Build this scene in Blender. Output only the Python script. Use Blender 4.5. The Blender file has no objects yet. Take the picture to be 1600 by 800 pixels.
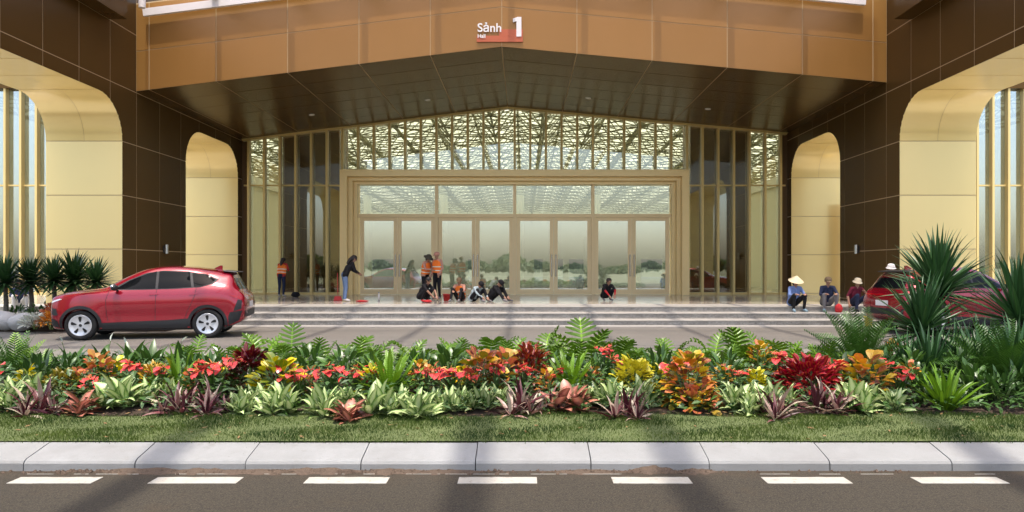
import bpy, bmesh, math, random
from mathutils import Vector, Matrix, Euler
from mathutils.bvhtree import BVHTree

S = bpy.context.scene
COL = S.collection
R = math.radians

# ------------------------------------------------------------------ camera
cam_d = bpy.data.cameras.new('camera'); cam = bpy.data.objects.new('camera', cam_d); COL.objects.link(cam)
cam.location = (0, 0, 1.65); cam.rotation_euler = (R(90), 0, 0)
cam_d.sensor_width = 36.0; cam_d.lens = 36.0 * 1150 / 1600
cam_d.shift_x = -18 / 1600; cam_d.shift_y = 20 / 1600
cam_d.clip_start = 0.1; cam_d.clip_end = 6000
S.camera = cam

# ------------------------------------------------------------------ sky and sun
SUN_ELEV = 75.0
w = bpy.data.worlds.new('World'); S.world = w; w.use_nodes = True
nt = w.node_tree; nt.nodes.clear()
sky = nt.nodes.new('ShaderNodeTexSky'); sky.sky_type = 'NISHITA'; sky.sun_disc = False
sky.sun_elevation = R(SUN_ELEV); sky.sun_rotation = R(180)
sky.air_density = 1.0; sky.dust_density = 4.0; sky.ozone_density = 1.0; sky.altitude = 0
bg = nt.nodes.new('ShaderNodeBackground'); bg.inputs['Strength'].default_value = 0.15
wo = nt.nodes.new('ShaderNodeOutputWorld')
nt.links.new(sky.outputs[0], bg.inputs[0]); nt.links.new(bg.outputs[0], wo.inputs[0])

sun_d = bpy.data.lights.new('sun', 'SUN'); sun = bpy.data.objects.new('sun', sun_d); COL.objects.link(sun)
sun_d.energy = 2.1; sun_d.angle = R(1.0); sun_d.color = (1.0, 0.94, 0.84)
sun.rotation_euler = (R(90 - SUN_ELEV), 0, 0)
sun.location = (0, -20, 60)

# ------------------------------------------------------------------ render settings
S.view_settings.view_transform = 'Standard'; S.view_settings.look = 'None'
S.view_settings.gamma = 1.0; S.view_settings.use_curve_mapping = False
S.view_settings.exposure = 1.42
S.render.engine = 'CYCLES'
S.cycles.use_denoising = True
S.cycles.max_bounces = 8; S.cycles.diffuse_bounces = 4; S.cycles.glossy_bounces = 4
S.cycles.transmission_bounces = 4; S.cycles.transparent_max_bounces = 12
S.cycles.sample_clamp_indirect = 6.0
S.cycles.caustics_reflective = False; S.cycles.caustics_refractive = False

# ------------------------------------------------------------------ helpers: materials
def srgb(r, g, b):
    f = lambda c: (c / 12.92 if c <= 0.04045 else ((c + 0.055) / 1.055) ** 2.4)
    return (f(r / 255), f(g / 255), f(b / 255))

class NT:
    """short-hand around a material's node tree"""
    def __init__(s, name):
        s.m = bpy.data.materials.new(name); s.m.use_nodes = True
        s.t = s.m.node_tree; s.t.nodes.clear()
        s.out = s.n('ShaderNodeOutputMaterial')
    def n(s, kind, **kw):
        nd = s.t.nodes.new(kind)
        for k, v in kw.items(): setattr(nd, k, v)
        return nd
    def l(s, a, b): s.t.links.new(a, b)
    def setin(s, nd, **kw):
        for k, v in kw.items(): nd.inputs[k.replace('_', ' ')].default_value = v
    def math(s, op, a, b=None, clamp=False):
        nd = s.n('ShaderNodeMath', operation=op, use_clamp=clamp)
        for i, v in enumerate((a, b)):
            if v is None: continue
            if isinstance(v, (int, float)): nd.inputs[i].default_value = v
            else: s.l(v, nd.inputs[i])
        return nd.outputs[0]
    def mix(s, fac, a, b, blend='MIX'):
        nd = s.n('ShaderNodeMix', data_type='RGBA', blend_type=blend)
        for sock, v in ((nd.inputs[0], fac), (nd.inputs[6], a), (nd.inputs[7], b)):
            if isinstance(v, (int, float)): sock.default_value = v
            elif isinstance(v, tuple): sock.default_value = (*v[:3], 1)
            else: s.l(v, sock)
        return nd.outputs[2]
    def noise(s, scale, detail=3.0, rough=0.5, vec=None, kind='Object', stretch=None, dist=0.0):
        if vec is None:
            vec = s.n('ShaderNodeTexCoord').outputs[kind]
        if stretch:
            mp = s.n('ShaderNodeMapping'); mp.inputs['Scale'].default_value = stretch
            s.l(vec, mp.inputs[0]); vec = mp.outputs[0]
        nd = s.n('ShaderNodeTexNoise'); s.l(vec, nd.inputs['Vector'])
        s.setin(nd, Scale=scale, Detail=detail, Roughness=rough, Distortion=dist)
        return nd.outputs[0]
    def ramp(s, fac, stops, interp='LINEAR'):
        nd = s.n('ShaderNodeValToRGB'); cr = nd.color_ramp; cr.interpolation = interp
        while len(cr.elements) < len(stops): cr.elements.new(0.5)
        for e, (p, c) in zip(cr.elements, stops):
            e.position = p; e.color = (*c[:3], 1) if isinstance(c, tuple) else (c, c, c, 1)
        s.l(fac, nd.inputs[0]); return nd.outputs[0]
    def rnd(s): return s.n('ShaderNodeObjectInfo').outputs['Random']
    def bsdf(s, color, rough=0.5, metal=0.0, spec=0.5, bump=None, bump_d=0.02, coat=0.0, trans=None, link=True):
        b = s.n('ShaderNodeBsdfPrincipled')
        for sock, v in (('Base Color', color), ('Roughness', rough), ('Metallic', metal)):
            if isinstance(v, tuple): b.inputs[sock].default_value = (*v[:3], 1)
            elif isinstance(v, (int, float)): b.inputs[sock].default_value = v
            else: s.l(v, b.inputs[sock])
        b.inputs['Specular IOR Level'].default_value = spec
        b.inputs['Coat Weight'].default_value = coat; b.inputs['Coat Roughness'].default_value = 0.04
        if bump is not None:
            bp = s.n('ShaderNodeBump'); bp.inputs['Strength'].default_value = 1.0; bp.inputs['Distance'].default_value = bump_d
            s.l(bump, bp.inputs['Height']); s.l(bp.outputs[0], b.inputs['Normal'])
        o = b.outputs[0]
        if trans is not None:
            tr = s.n('ShaderNodeBsdfTranslucent')
            if isinstance(color, tuple): tr.inputs[0].default_value = (*color[:3], 1)
            else: s.l(color, tr.inputs[0])
            mx = s.n('ShaderNodeMixShader'); mx.inputs[0].default_value = trans
            s.l(o, mx.inputs[1]); s.l(tr.outputs[0], mx.inputs[2]); o = mx.outputs[0]
        if link: s.l(o, s.out.inputs[0])
        return o

M = {}
def plain(name, col, rough=0.6, metal=0.0, spec=0.5, var=0.12, scale=3.0, bump=0.0, bscale=60.0, coat=0.0, rvar=0.0):
    t = NT(name)
    n1 = t.noise(scale, 5, 0.6)
    rn = t.rnd()
    f = t.math('ADD', t.math('MULTIPLY', t.math('SUBTRACT', n1, 0.5), var * 2.2), t.math('MULTIPLY', t.math('SUBTRACT', rn, 0.5), var * 0.8))
    v = t.math('ADD', f, 1.0)
    hs = t.n('ShaderNodeHueSaturation'); hs.inputs['Color'].default_value = (*col, 1); t.l(v, hs.inputs['Value'])
    r = rough
    if rvar: r = t.math('ADD', rough, t.math('MULTIPLY', t.math('SUBTRACT', n1, 0.5), rvar))
    bm = t.noise(bscale, 3 if bscale > 2 else 0.5) if bump else None
    t.bsdf(hs.outputs[0], r, metal, spec, bm, bump, coat)
    M[name] = t.m
    return t.m

def clad(name, col, rough, metal, spec, tilt=0.02, var=0.05, streak=1.0):
    """metal cladding: faint streaks, panel-to-panel colour drift, each panel a hair out of true"""
    t = NT(name); rn = t.rnd()
    st = t.noise(2.2, 4, 0.6, stretch=(1.0, 1.0, 0.12)); n1 = t.noise(0.6, 4, 0.6)
    v = t.math('ADD', 1.0, t.math('ADD', t.math('MULTIPLY', t.math('SUBTRACT', st, 0.5), var * 2 * streak), t.math('ADD', t.math('MULTIPLY', t.math('SUBTRACT', n1, 0.5), var), t.math('MULTIPLY', t.math('SUBTRACT', rn, 0.5), var * 1.6))))
    hs = t.n('ShaderNodeHueSaturation'); hs.inputs['Color'].default_value = (*col, 1); t.l(v, hs.inputs['Value'])
    b = t.n('ShaderNodeBsdfPrincipled'); t.l(hs.outputs[0], b.inputs['Base Color'])
    b.inputs['Metallic'].default_value = metal; b.inputs['Specular IOR Level'].default_value = spec
    t.l(t.math('ADD', rough, t.math('MULTIPLY', t.math('SUBTRACT', st, 0.5), 0.14 * streak)), b.inputs['Roughness'])
    cx = t.n('ShaderNodeCombineXYZ')
    for i, k in enumerate((1.0, 7.3, 13.7)):
        t.l(t.math('MULTIPLY', t.math('SUBTRACT', t.math('FRACT', t.math('MULTIPLY', rn, k)), 0.5), tilt), cx.inputs[i])
    ge = t.n('ShaderNodeNewGeometry'); ad = t.n('ShaderNodeVectorMath', operation='ADD'); t.l(ge.outputs['Normal'], ad.inputs[0]); t.l(cx.outputs[0], ad.inputs[1])
    nm = t.n('ShaderNodeVectorMath', operation='NORMALIZE'); t.l(ad.outputs[0], nm.inputs[0]); t.l(nm.outputs[0], b.inputs['Normal'])
    t.l(b.outputs[0], t.out.inputs[0]); M[name] = t.m

# ------------------------------------------------------------------ helpers: geometry
class MB:
    """collects polygons; build() links them as one mesh object"""
    def __init__(s): s.v = []; s.f = []; s.mi = []; s.uv = {}; s.sm = []
    def poly(s, pts, mi=0, uv=None, smooth=False):
        i = len(s.v); s.v += [tuple(p) for p in pts]; s.f.append(tuple(range(i, i + len(pts)))); s.mi.append(mi); s.sm.append(smooth)
        if uv: s.uv[len(s.f) - 1] = uv
    def raw(s, vs, fs, mi=0, smooth=False):
        i = len(s.v); s.v += [tuple(p) for p in vs]
        for f in fs: s.f.append(tuple(i + k for k in f)); s.mi.append(mi); s.sm.append(smooth)
    def box(s, x0, x1, y0, y1, z0, z1, mi=0):
        v = [(x0, y0, z0), (x1, y0, z0), (x1, y1, z0), (x0, y1, z0), (x0, y0, z1), (x1, y0, z1), (x1, y1, z1), (x0, y1, z1)]
        s.raw(v, [(3, 2, 1, 0), (4, 5, 6, 7), (0, 1, 5, 4), (1, 2, 6, 5), (2, 3, 7, 6), (3, 0, 4, 7)], mi); return s
    def hexa(s, lo, hi, mi=0):
        """two matching quads, lo and hi, joined to a solid"""
        s.raw(list(lo) + list(hi), [(3, 2, 1, 0), (4, 5, 6, 7), (0, 1, 5, 4), (1, 2, 6, 5), (2, 3, 7, 6), (3, 0, 4, 7)], mi); return s
    def prism(s, pts, d, mi=0, smooth=False):
        """polygon pts swept by vector d"""
        n = len(pts); d = Vector(d); a = [Vector(p) for p in pts]; b = [p + d for p in a]
        s.raw(a + b, [tuple(range(n - 1, -1, -1)), tuple(range(n, 2 * n))] , mi)
        s.raw(a + b, [(i, (i + 1) % n, n + (i + 1) % n, n + i) for i in range(n)], mi, smooth); return s
    def bar(s, a, b, wx, wz=None, mi=0):
        """square bar from a to b"""
        wz = wz or wx; a = Vector(a); b = Vector(b); d = (b - a).normalized()
        u = d.cross(Vector((0, 0, 1)))
        if u.length < 1e-3: u = Vector((1, 0, 0))
        u.normalize(); t = u.cross(d); u *= wx / 2; t *= wz / 2
        s.hexa([a - u - t, a + u - t, a + u + t, a - u + t], [b - u - t, b + u - t, b + u + t, b - u + t], mi); return s
    def tube(s, pts, rad, n=8, mi=0, cap=True, smooth=True, ell=None):
        pts = [Vector(p) for p in pts]; k = len(pts)
        if isinstance(rad, (int, float)): rad = [rad] * k
        rings = []; prev = None
        for i, p in enumerate(pts):
            d = (pts[min(i + 1, k - 1)] - pts[max(i - 1, 0)]).normalized()
            if prev is None:
                u = d.cross(Vector((0, 0, 1)))
                if u.length < 0.05: u = d.cross(Vector((0, 1, 0)))
            else:
                u = prev - d * prev.dot(d)
            u.normalize(); prev = u; t = d.cross(u)
            e = ell[i] if ell else 1.0
            rings.append([p + (u * math.cos(2 * math.pi * j / n) + t * math.sin(2 * math.pi * j / n) * e) * rad[i] for j in range(n)])
        vs = [q for r_ in rings for q in r_]; fs = []
        for i in range(k - 1):
            for j in range(n): fs.append((i * n + j, i * n + (j + 1) % n, (i + 1) * n + (j + 1) % n, (i + 1) * n + j))
        s.raw(vs, fs, mi, smooth)
        if cap:
            s.raw(rings[0], [tuple(range(n - 1, -1, -1))], mi); s.raw(rings[-1], [tuple(range(n))], mi)
        return s
    def lathe(s, prof, c=(0, 0, 0), n=16, mi=0, smooth=True):
        """profile [(r,z)] turned about z"""
        c = Vector(c); vs = []; fs = []; k = len(prof)
        for r_, z in prof:
            for j in range(n): a = 2 * math.pi * j / n; vs.append(c + Vector((r_ * math.cos(a), r_ * math.sin(a), z)))
        for i in range(k - 1):
            for j in range(n): fs.append((i * n + j, i * n + (j + 1) % n, (i + 1) * n + (j + 1) % n, (i + 1) * n + j))
        s.raw(vs, fs, mi, smooth); return s
    def ball(s, c, r, n=10, m=7, mi=0):
        c = Vector(c); r = r if isinstance(r, (tuple, list)) else (r, r, r); vs = []; fs = []
        for i in range(m + 1):
            a = math.pi * i / m
            for j in range(n):
                b = 2 * math.pi * j / n
                vs.append(c + Vector((r[0] * math.sin(a) * math.cos(b), r[1] * math.sin(a) * math.sin(b), r[2] * math.cos(a))))
        for i in range(m):
            for j in range(n): fs.append((i * n + j, (i + 1) * n + j, (i + 1) * n + (j + 1) % n, i * n + (j + 1) % n))
        s.raw(vs, fs, mi, True); return s
    def mesh(s, name, mats=(), weld=False):
        me = bpy.data.meshes.new(name); me.from_pydata(s.v, [], s.f)
        for m in (mats if isinstance(mats, (list, tuple)) else [mats]): me.materials.append(m)
        me.polygons.foreach_set('material_index', s.mi); me.polygons.foreach_set('use_smooth', s.sm)
        if s.uv:
            ul = me.uv_layers.new(name='UVMap')
            for fi, uvs in s.uv.items():
                p = me.polygons[fi]
                for k, li in enumerate(p.loop_indices): ul.data[li].uv = uvs[k]
        if weld:
            bm = bmesh.new(); bm.from_mesh(me); bmesh.ops.remove_doubles(bm, verts=bm.verts, dist=1e-5)
            bmesh.ops.recalc_face_normals(bm, faces=bm.faces); bm.to_mesh(me); bm.free()
        me.update(); return me
    def build(s, name, mats, parent=None, weld=False): return ob(name, s.mesh(name, mats, weld), parent)

def ob(name, me, parent=None, loc=None, rot=None, scale=None):
    o = bpy.data.objects.new(name, me); COL.objects.link(o)
    if parent: o.parent = parent
    if loc is not None: o.location = loc
    if rot is not None: o.rotation_euler = rot
    if scale is not None: o.scale = (scale,) * 3 if isinstance(scale, (int, float)) else scale
    return o
def tag(o, label, cat, group=None, kind=None):
    o['label'] = label; o['category'] = cat
    if group: o['group'] = group
    if kind: o['kind'] = kind
    return o
def thing(name, label, cat, loc=(0, 0, 0), rz=0.0, group=None):
    return tag(ob(name, None, None, loc, (0, 0, rz)), label, cat, group)
def struct(o, label=None):
    o['kind'] = 'structure'
    if label: o['label'] = label
    return o
def copy_tree(o, parent=None):
    c = o.copy(); COL.objects.link(c); c.parent = parent
    for ch in list(o.children): copy_tree(ch, c)
    return c
def at(px, py, D):
    """world point seen at photograph pixel (px, py) at depth D"""
    return Vector(((px - 818) / 1150 * D, D, 1.65 + (420 - py) / 1150 * D))
def boolean(me, cut, op='DIFFERENCE'):
    a = bpy.data.objects.new('tmp', me); b = bpy.data.objects.new('tmp', cut); COL.objects.link(a); COL.objects.link(b)
    md = a.modifiers.new('b', 'BOOLEAN'); md.operation = op; md.object = b; md.solver = 'EXACT'
    dg = bpy.context.evaluated_depsgraph_get(); r = bpy.data.meshes.new_from_object(a.evaluated_get(dg))
    bpy.data.objects.remove(a); bpy.data.objects.remove(b)
    return r
# ================================================================== materials of the building
clad('bronze', (0.094, 0.053, 0.0165), 0.27, 0.16, 0.10, 0.02, 0.07, 0.1)  # cladding in a darker copy; shade on walls and soffit put into the colour
clad('bronze_sunlit', (0.345, 0.178, 0.049), 0.32, 0.25, 0.5, 0.03, 0.05, 0.6)  # same cladding, paler copy; sunlight on the canopy front put into the colour
plain('joint', (0.50, 0.37, 0.21), 0.7, 0.0, 0.3, 0.05)
clad('gold', (0.95, 0.755, 0.34), 0.20, 0.2, 0.5, 0.02, 0.025, 0.5)
plain('gold_joint', (0.32, 0.24, 0.12), 0.7)
plain('gold_fin', (0.66, 0.51, 0.21), 0.36, 0.2, 0.5, 0.05)
plain('gold_frame', (0.90, 0.69, 0.33), 0.28, 0.15, 0.5, 0.05)
plain('door_metal', (0.84, 0.65, 0.36), 0.35, 0.2, 0.5, 0.04)
plain('white_metal', (0.78, 0.77, 0.74), 0.45, 0.0, 0.5, 0.04)
plain('dark_metal', (0.05, 0.05, 0.05), 0.4, 0.6, 0.5, 0.05)
plain('steel', (0.55, 0.55, 0.54), 0.25, 0.9, 0.5, 0.05)
plain('hall_wall', (0.66, 0.66, 0.55), 0.6, 0.0, 0.4, 0.05, 0.3)
plain('hall_brown', (0.20, 0.12, 0.06), 0.25, 0.3, 0.5, 0.1, 0.4)
plain('hall_white', (0.75, 0.76, 0.68), 0.6, 0.0, 0.4, 0.05, 0.3)
plain('lattice', (0.24, 0.23, 0.13), 0.5, 0.0, 0.4, 0.1)
plain('sign_white', (0.85, 0.85, 0.85), 0.4, 0.0, 0.5, 0.01)
plain('sign_red', (0.52, 0.13, 0.055), 0.4, 0.0, 0.5, 0.05)

t = NT('hall_floor')
br = t.n('ShaderNodeTexBrick'); br.offset = 0.0
tc = t.n('ShaderNodeTexCoord'); t.l(tc.outputs['Object'], br.inputs['Vector'])
t.setin(br, Scale=1.0, Mortar_Size=0.006, Brick_Width=1.2, Row_Height=1.2)
br.inputs['Color1'].default_value = (0.46, 0.42, 0.36, 1); br.inputs['Color2'].default_value = (0.42, 0.385, 0.33, 1); br.inputs['Mortar'].default_value = (0.22, 0.2, 0.17, 1)
sp = t.noise(140, 4, 0.7)
t.bsdf(t.mix(0.35, br.outputs[0], t.ramp(sp, [(0.3, (0.18, 0.16, 0.14)), (0.7, (0.5, 0.47, 0.42))])), 0.14, 0, 0.5); M['hall_floor'] = t.m

def glass(name, tint, refl, base=0.05):
    t = NT(name)
    tr = t.n('ShaderNodeBsdfTransparent'); tr.inputs[0].default_value = (*tint, 1)
    gl = t.n('ShaderNodeBsdfGlossy'); gl.inputs['Color'].default_value = (0.95, 0.97, 0.95, 1); gl.inputs['Roughness'].default_value = 0.012
    bp = t.n('ShaderNodeBump'); bp.inputs['Strength'].default_value = 0.02; bp.inputs['Distance'].default_value = 0.02
    t.l(t.noise(0.8, 2), bp.inputs['Height']); t.l(bp.outputs[0], gl.inputs['Normal'])
    lw = t.n('ShaderNodeFresnel'); lw.inputs['IOR'].default_value = 1.5
    f = t.math('ADD', t.math('MULTIPLY', lw.outputs[0], 1.5), refl, True)
    mx = t.n('ShaderNodeMixShader'); t.l(f, mx.inputs[0]); t.l(tr.outputs[0], mx.inputs[1]); t.l(gl.outputs[0], mx.inputs[2])
    t.l(mx.outputs[0], t.out.inputs[0]); M[name] = t.m
glass('facade_glass', (0.88, 0.90, 0.80), 0.08)
glass('door_glass', (0.76, 0.82, 0.81), 0.31)
glass('clear_glass', (0.9, 0.92, 0.9), 0.05)

t = NT('skylight')
tl = t.n('ShaderNodeBsdfTranslucent'); df = t.n('ShaderNodeBsdfDiffuse')
c = t.ramp(t.noise(0.25, 2), [(0.35, (0.54, 0.535, 0.41)), (0.65, (0.70, 0.685, 0.57))])
t.l(c, tl.inputs[0]); t.l(c, df.inputs[0])
mx = t.n('ShaderNodeMixShader'); mx.inputs[0].default_value = 0.1
t.l(tl.outputs[0], mx.inputs[1]); t.l(df.outputs[0], mx.inputs[2]); t.l(mx.outputs[0], t.out.inputs[0]); M['skylight'] = t.m

t = NT('frosted_roof')
tl = t.n('ShaderNodeBsdfTransparent'); tl.inputs[0].default_value = (0.95, 0.92, 0.92, 1); df = t.n('ShaderNodeBsdfTranslucent'); df.inputs[0].default_value = (0.6, 0.5, 0.5, 1)
mx = t.n('ShaderNodeMixShader'); mx.inputs[0].default_value = 0.15
t.l(tl.outputs[0], mx.inputs[1]); t.l(df.outputs[0], mx.inputs[2]); t.l(mx.outputs[0], t.out.inputs[0]); M['frosted_roof'] = t.m

# ================================================================== the building, shared measures
XC = -0.4            # centre line of the entrance
HW = 12.4            # half the clear width between the side walls
TH = 2.45            # thickness of a side wall
YF = 33.5            # glass line of the facade
YC = 24.3            # front of the canopy
PZ = 0.48            # platform level
XR = -0.72           # ridge of the canopy, a little off the centre line
def zs(x): return 8.98 - (0.122 * (XR - x) if x < XR else 0.093 * (x - XR))      # underside of the canopy

# ------------------------------------------------------------------ side walls with their tall openings
OPEN = [(11.0, 23.5), (27.9, 33.0)]     # (near jamb, far jamb)
OZ, OR = 7.05, 1.32
WY0, WY1, WZ0, WZ1 = 9.4, 33.75, 0.0, 9.36
def opening_path(y0, y1, grow=0.0, n=10):
    """outline of an opening in (y,z): up the far jamb, over, down the near jamb"""
    y0 -= grow; y1 += grow; top = OZ + grow; r_ = OR + grow
    pts = [(y1, WZ0 - 0.5)]
    pts += [(y1 - r_ + r_ * math.cos(a), top - r_ + r_ * math.sin(a)) for a in [math.pi / 2 * i / n for i in range(n + 1)]]
    pts += [(y0 + r_ - r_ * math.sin(a), top - r_ + r_ * math.cos(a)) for a in [math.pi / 2 * i / n for i in range(n + 1)]]
    pts += [(y0, WZ0 - 0.5)]
    return pts
def arc_pt(yc, zc, r_, a): return (yc + r_ * math.cos(a), zc + r_ * math.sin(a))

def side_wall(sg, label):
    xi = XC + sg * HW; xo = XC + sg * (HW + TH)
    root = thing('portico_wall', label, 'wall', ((xi + xo) / 2, (WY0 + WY1) / 2, 0), 0, 'bronze side walls of the entrance')
    off = -Vector(root.location)
    def place(o): o.parent = root; o.location = off; return o
    def xr(a, b): return (min(a, b), max(a, b))
    e = 0.008
    x0, x1 = xr(xi + sg * e, xo)
    core = MB().box(x0, x1, WY0 + e, WY1, WZ0, WZ1).mesh('core', M['joint'])
    for (a, b) in OPEN:
        cut = MB().prism([(x0 - 1, y, z) for y, z in opening_path(a, b, e)], (x1 - x0 + 2, 0, 0)).mesh('cut', (), True)
        core = boolean(core, cut)
    place(ob('wall_core', core))
    # inner face panels
    ys = [9.4, 10.2, 11.75, 13.3, 14.85, 16.4, 18.0, 19.6, 21.2, 22.8, 24.35, 25.9, 27.5, 29.05, 30.6, 32.15, 33.7]
    zz = [0.0, 0.55, 2.28, 4.0, 5.72, 7.47, 9.36]
    g = 0.014
    cuts = [MB().prism([(xi - 1, y, z) for y, z in opening_path(a, b, 0.0)], (2, 0, 0)).mesh('cut', (), True) for a, b in OPEN]
    for i in range(len(ys) - 1):
        for j in range(len(zz) - 1):
            a, b, lo, hi = ys[i] + g, ys[i + 1] - g, zz[j] + g, zz[j + 1] - g
            if any(a >= o0 and b <= o1 and hi < OZ - OR for o0, o1 in OPEN): continue
            p0, p1 = xr(xi, xi + sg * (e + 0.004))
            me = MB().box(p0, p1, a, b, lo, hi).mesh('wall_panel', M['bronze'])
            for (o0, o1), c in zip(OPEN, cuts):
                if a < o1 and b > o0 and lo < OZ:
                    me = boolean(me, c)
            if len(me.polygons): place(ob('wall_panel', me))
    # end of the wall towards the road
    p0, p1 = xr(xi, xo)
    for j in range(len(zz) - 1):
        place(MB().box(p0, p1, WY0 - 0.005, WY0 + 0.02, zz[j] + g, zz[j + 1] - g).build('wall_panel', M['bronze']))
    # gold panels lining the openings
    xa, xb = xi + sg * 0.002, xo
    for (o0, o1) in OPEN:
        segs = []
        lv = [0.0, 0.55, 2.28, 4.0, OZ - OR]
        for k in range(len(lv) - 1): segs.append(('jamb_panel', [(o1, lv[k] + g), (o1, lv[k + 1] - g)], 1))
        cy, cz = o1 - OR, OZ - OR
        segs.append(('corner_panel', [arc_pt(cy, cz, OR, math.pi / 2 * q / 12 + (0.008 if q == 0 else -0.008 if q == 12 else 0)) for q in range(13)], 2))
        n = max(1, round((o1 - o0 - 2 * OR) / 1.55)); L = (o1 - o0 - 2 * OR) / n
        for k in range(n): segs.append(('soffit_panel', [(o1 - OR - k * L - g, OZ), (o1 - OR - (k + 1) * L + g, OZ)], 2))
        cy2 = o0 + OR
        segs.append(('corner_panel', [arc_pt(cy2, cz, OR, math.pi / 2 + math.pi / 2 * q / 12 + (0.008 if q == 0 else -0.008 if q == 12 else 0)) for q in range(13)], 2))
        for k in range(len(lv) - 1): segs.append(('jamb_panel', [(o0, lv[k] + g), (o0, lv[k + 1] - g)], 1))
        for name, pts, cols in segs:
            for cidx in range(cols):
                u0 = xa + (xb - xa) * cidx / cols + (sg * 0.006 if cidx else 0); u1 = xa + (xb - xa) * (cidx + 1) / cols - (sg * 0.006 if cidx < cols - 1 else 0)
                m = MB(); k = len(pts)
                vs = [(u0, y, z) for y, z in pts] + [(u1, y, z) for y, z in pts]
                m.raw(vs, [((q, q + 1, k + q + 1, k + q)) for q in range(k - 1)], 0, len(pts) > 2)
                cen = ((o0 + o1) / 2, 3.0)
                bk = [(y + (0.02 if y > cen[0] else -0.02) * (1 if name != 'soffit_panel' else 0), z + (0.02 if name != 'jamb_panel' else 0)) for y, z in pts]
                vb = [(u0, y, z) for y, z in bk] + [(u1, y, z) for y, z in bk]
                m.raw(vb, [((k + q, k + q + 1, q + 1, q)) for q in range(k - 1)])
                al = vs + vb
                m.raw(al, [(0, k, 3 * k, 2 * k), (k - 1, 3 * k - 1, 4 * k - 1, 2 * k - 1)])
                place(m.build(name, M['gold']))
    # cornice along the top, and the plinth
    c0, c1 = xr(xi - sg * 0.55, xo)
    place(MB().box(c0, c1, WY0, 22.75, WZ1 + 0.004, WZ1 + 1.7).build('cornice', M['bronze']))
    h0, h1 = xr(xi, xo)
    place(MB().box(h0 + (0.004 if sg < 0 else 0), h1 - (0.004 if sg > 0 else 0), 22.754, WY1, WZ1 + 0.004, 11.9).build('wall_head', M['joint']))
    for a, b in zip((22.76, 24.35, 25.9, 27.5), (24.33, 25.88, 27.48, 29.0)):
        p0, p1 = xr(xi - sg * 0.004, xi + sg * 0.03); place(MB().box(p0, p1, a, b, WZ1 + 0.02, 11.9).build('wall_panel', M['bronze']))
    return root
side_wall(-1, 'bronze clad side wall with gold lined openings behind the near red car')
side_wall(1, 'bronze clad side wall with gold lined openings behind the tall yucca')

# ------------------------------------------------------------------ canopy: bronze front and dark underside
canopy = thing('entrance_canopy', 'wide bronze gabled canopy over the hall entrance', 'canopy', (XC, YC, 7.5))
def under(o, root): o.parent = root; o.location = -Vector(root.location); return o
m = MB()
for sg in (-1, 1):
    a, b = XR, XC + sg * (HW - 0.004)
    lo = [(a, YC + 0.010, zs(a) + 0.009), (b, YC + 0.010, zs(b) + 0.009), (b, YF + 0.4, zs(b) + 0.009), (a, YF + 0.4, zs(a) + 0.009)]
    hi = [(x, y, z + 2.9) for x, y, z in lo]
    m.hexa(lo if sg > 0 else lo[::-1], hi if sg > 0 else hi[::-1])
under(m.build('canopy_core', M['joint']), canopy)
def cxx(sg, v): return XR + (v / (HW - 0.004)) * (XC + sg * (HW - 0.004) - XR)
CX = [0, 2.42, 4.84, 7.26, 9.68, 11.95, HW - 0.004]
g = 0.014
for sg in (-1, 1):
    for i in range(len(CX) - 1):
        a, b = cxx(sg, CX[i]) + sg * g, cxx(sg, CX[i + 1]) - sg * g
        for r0, r1 in ((0.0, 1.32), (1.32, 2.88)):          # fascia rows
            q = [(a, zs(a) + r0 + g), (b, zs(b) + r0 + g), (b, zs(b) + r1 - g), (a, zs(a) + r1 - g)]
            if sg < 0: q = q[::-1]
            under(MB().prism([(x, YC, z) for x, z in q], (0, 0.014, 0)).build('fascia_panel', M['bronze_sunlit'], None, True), canopy)
        ny = 6
        for k in range(ny):                                   # soffit rows
            y0 = YC + 0.002 + (YF - 0.25 - YC) * k / ny + g; y1 = YC + (YF - 0.25 - YC) * (k + 1) / ny - g
            lo = [(a, y0, zs(a)), (b, y0, zs(b)), (b, y1, zs(b)), (a, y1, zs(a))]
            hi = [(x, y, z + 0.012) for x, y, z in lo]
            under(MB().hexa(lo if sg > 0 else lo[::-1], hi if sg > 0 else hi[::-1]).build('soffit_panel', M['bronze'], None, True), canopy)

# downlights set into the soffit
def downlight(px, py, label):
    D = 29.0
    for _ in range(20):
        x = (px - 818) / 1150 * D; D = 1150 * (zs(x) - 1.65) / (420 - py)
    x = (px - 818) / 1150 * D
    d = thing('downlight', label, 'downlight', (x, D, zs(x)), 0, 'downlights in the canopy')
    d.rotation_euler = (0, math.copysign(math.atan(0.108), x - XR), 0)
    MB().lathe([(0.075, -0.001), (0.115, -0.004), (0.12, -0.018), (0.078, -0.02), (0.075, -0.001)], n=20).build('trim_ring', M['white_metal'], d)
    MB().lathe([(0.0005, -0.012), (0.074, -0.012)], n=20).build('lens', M['sign_white'], d)
downlight(487, 179, 'round white downlight nearest the gold lined side of the red car')
downlight(668, 156, 'round white downlight left of the canopy ridge, second from the left')
downlight(919, 153, 'round white downlight just right of the canopy ridge, third from the left')
downlight(1106, 170, 'round white downlight farthest to the right in the canopy')

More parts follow.
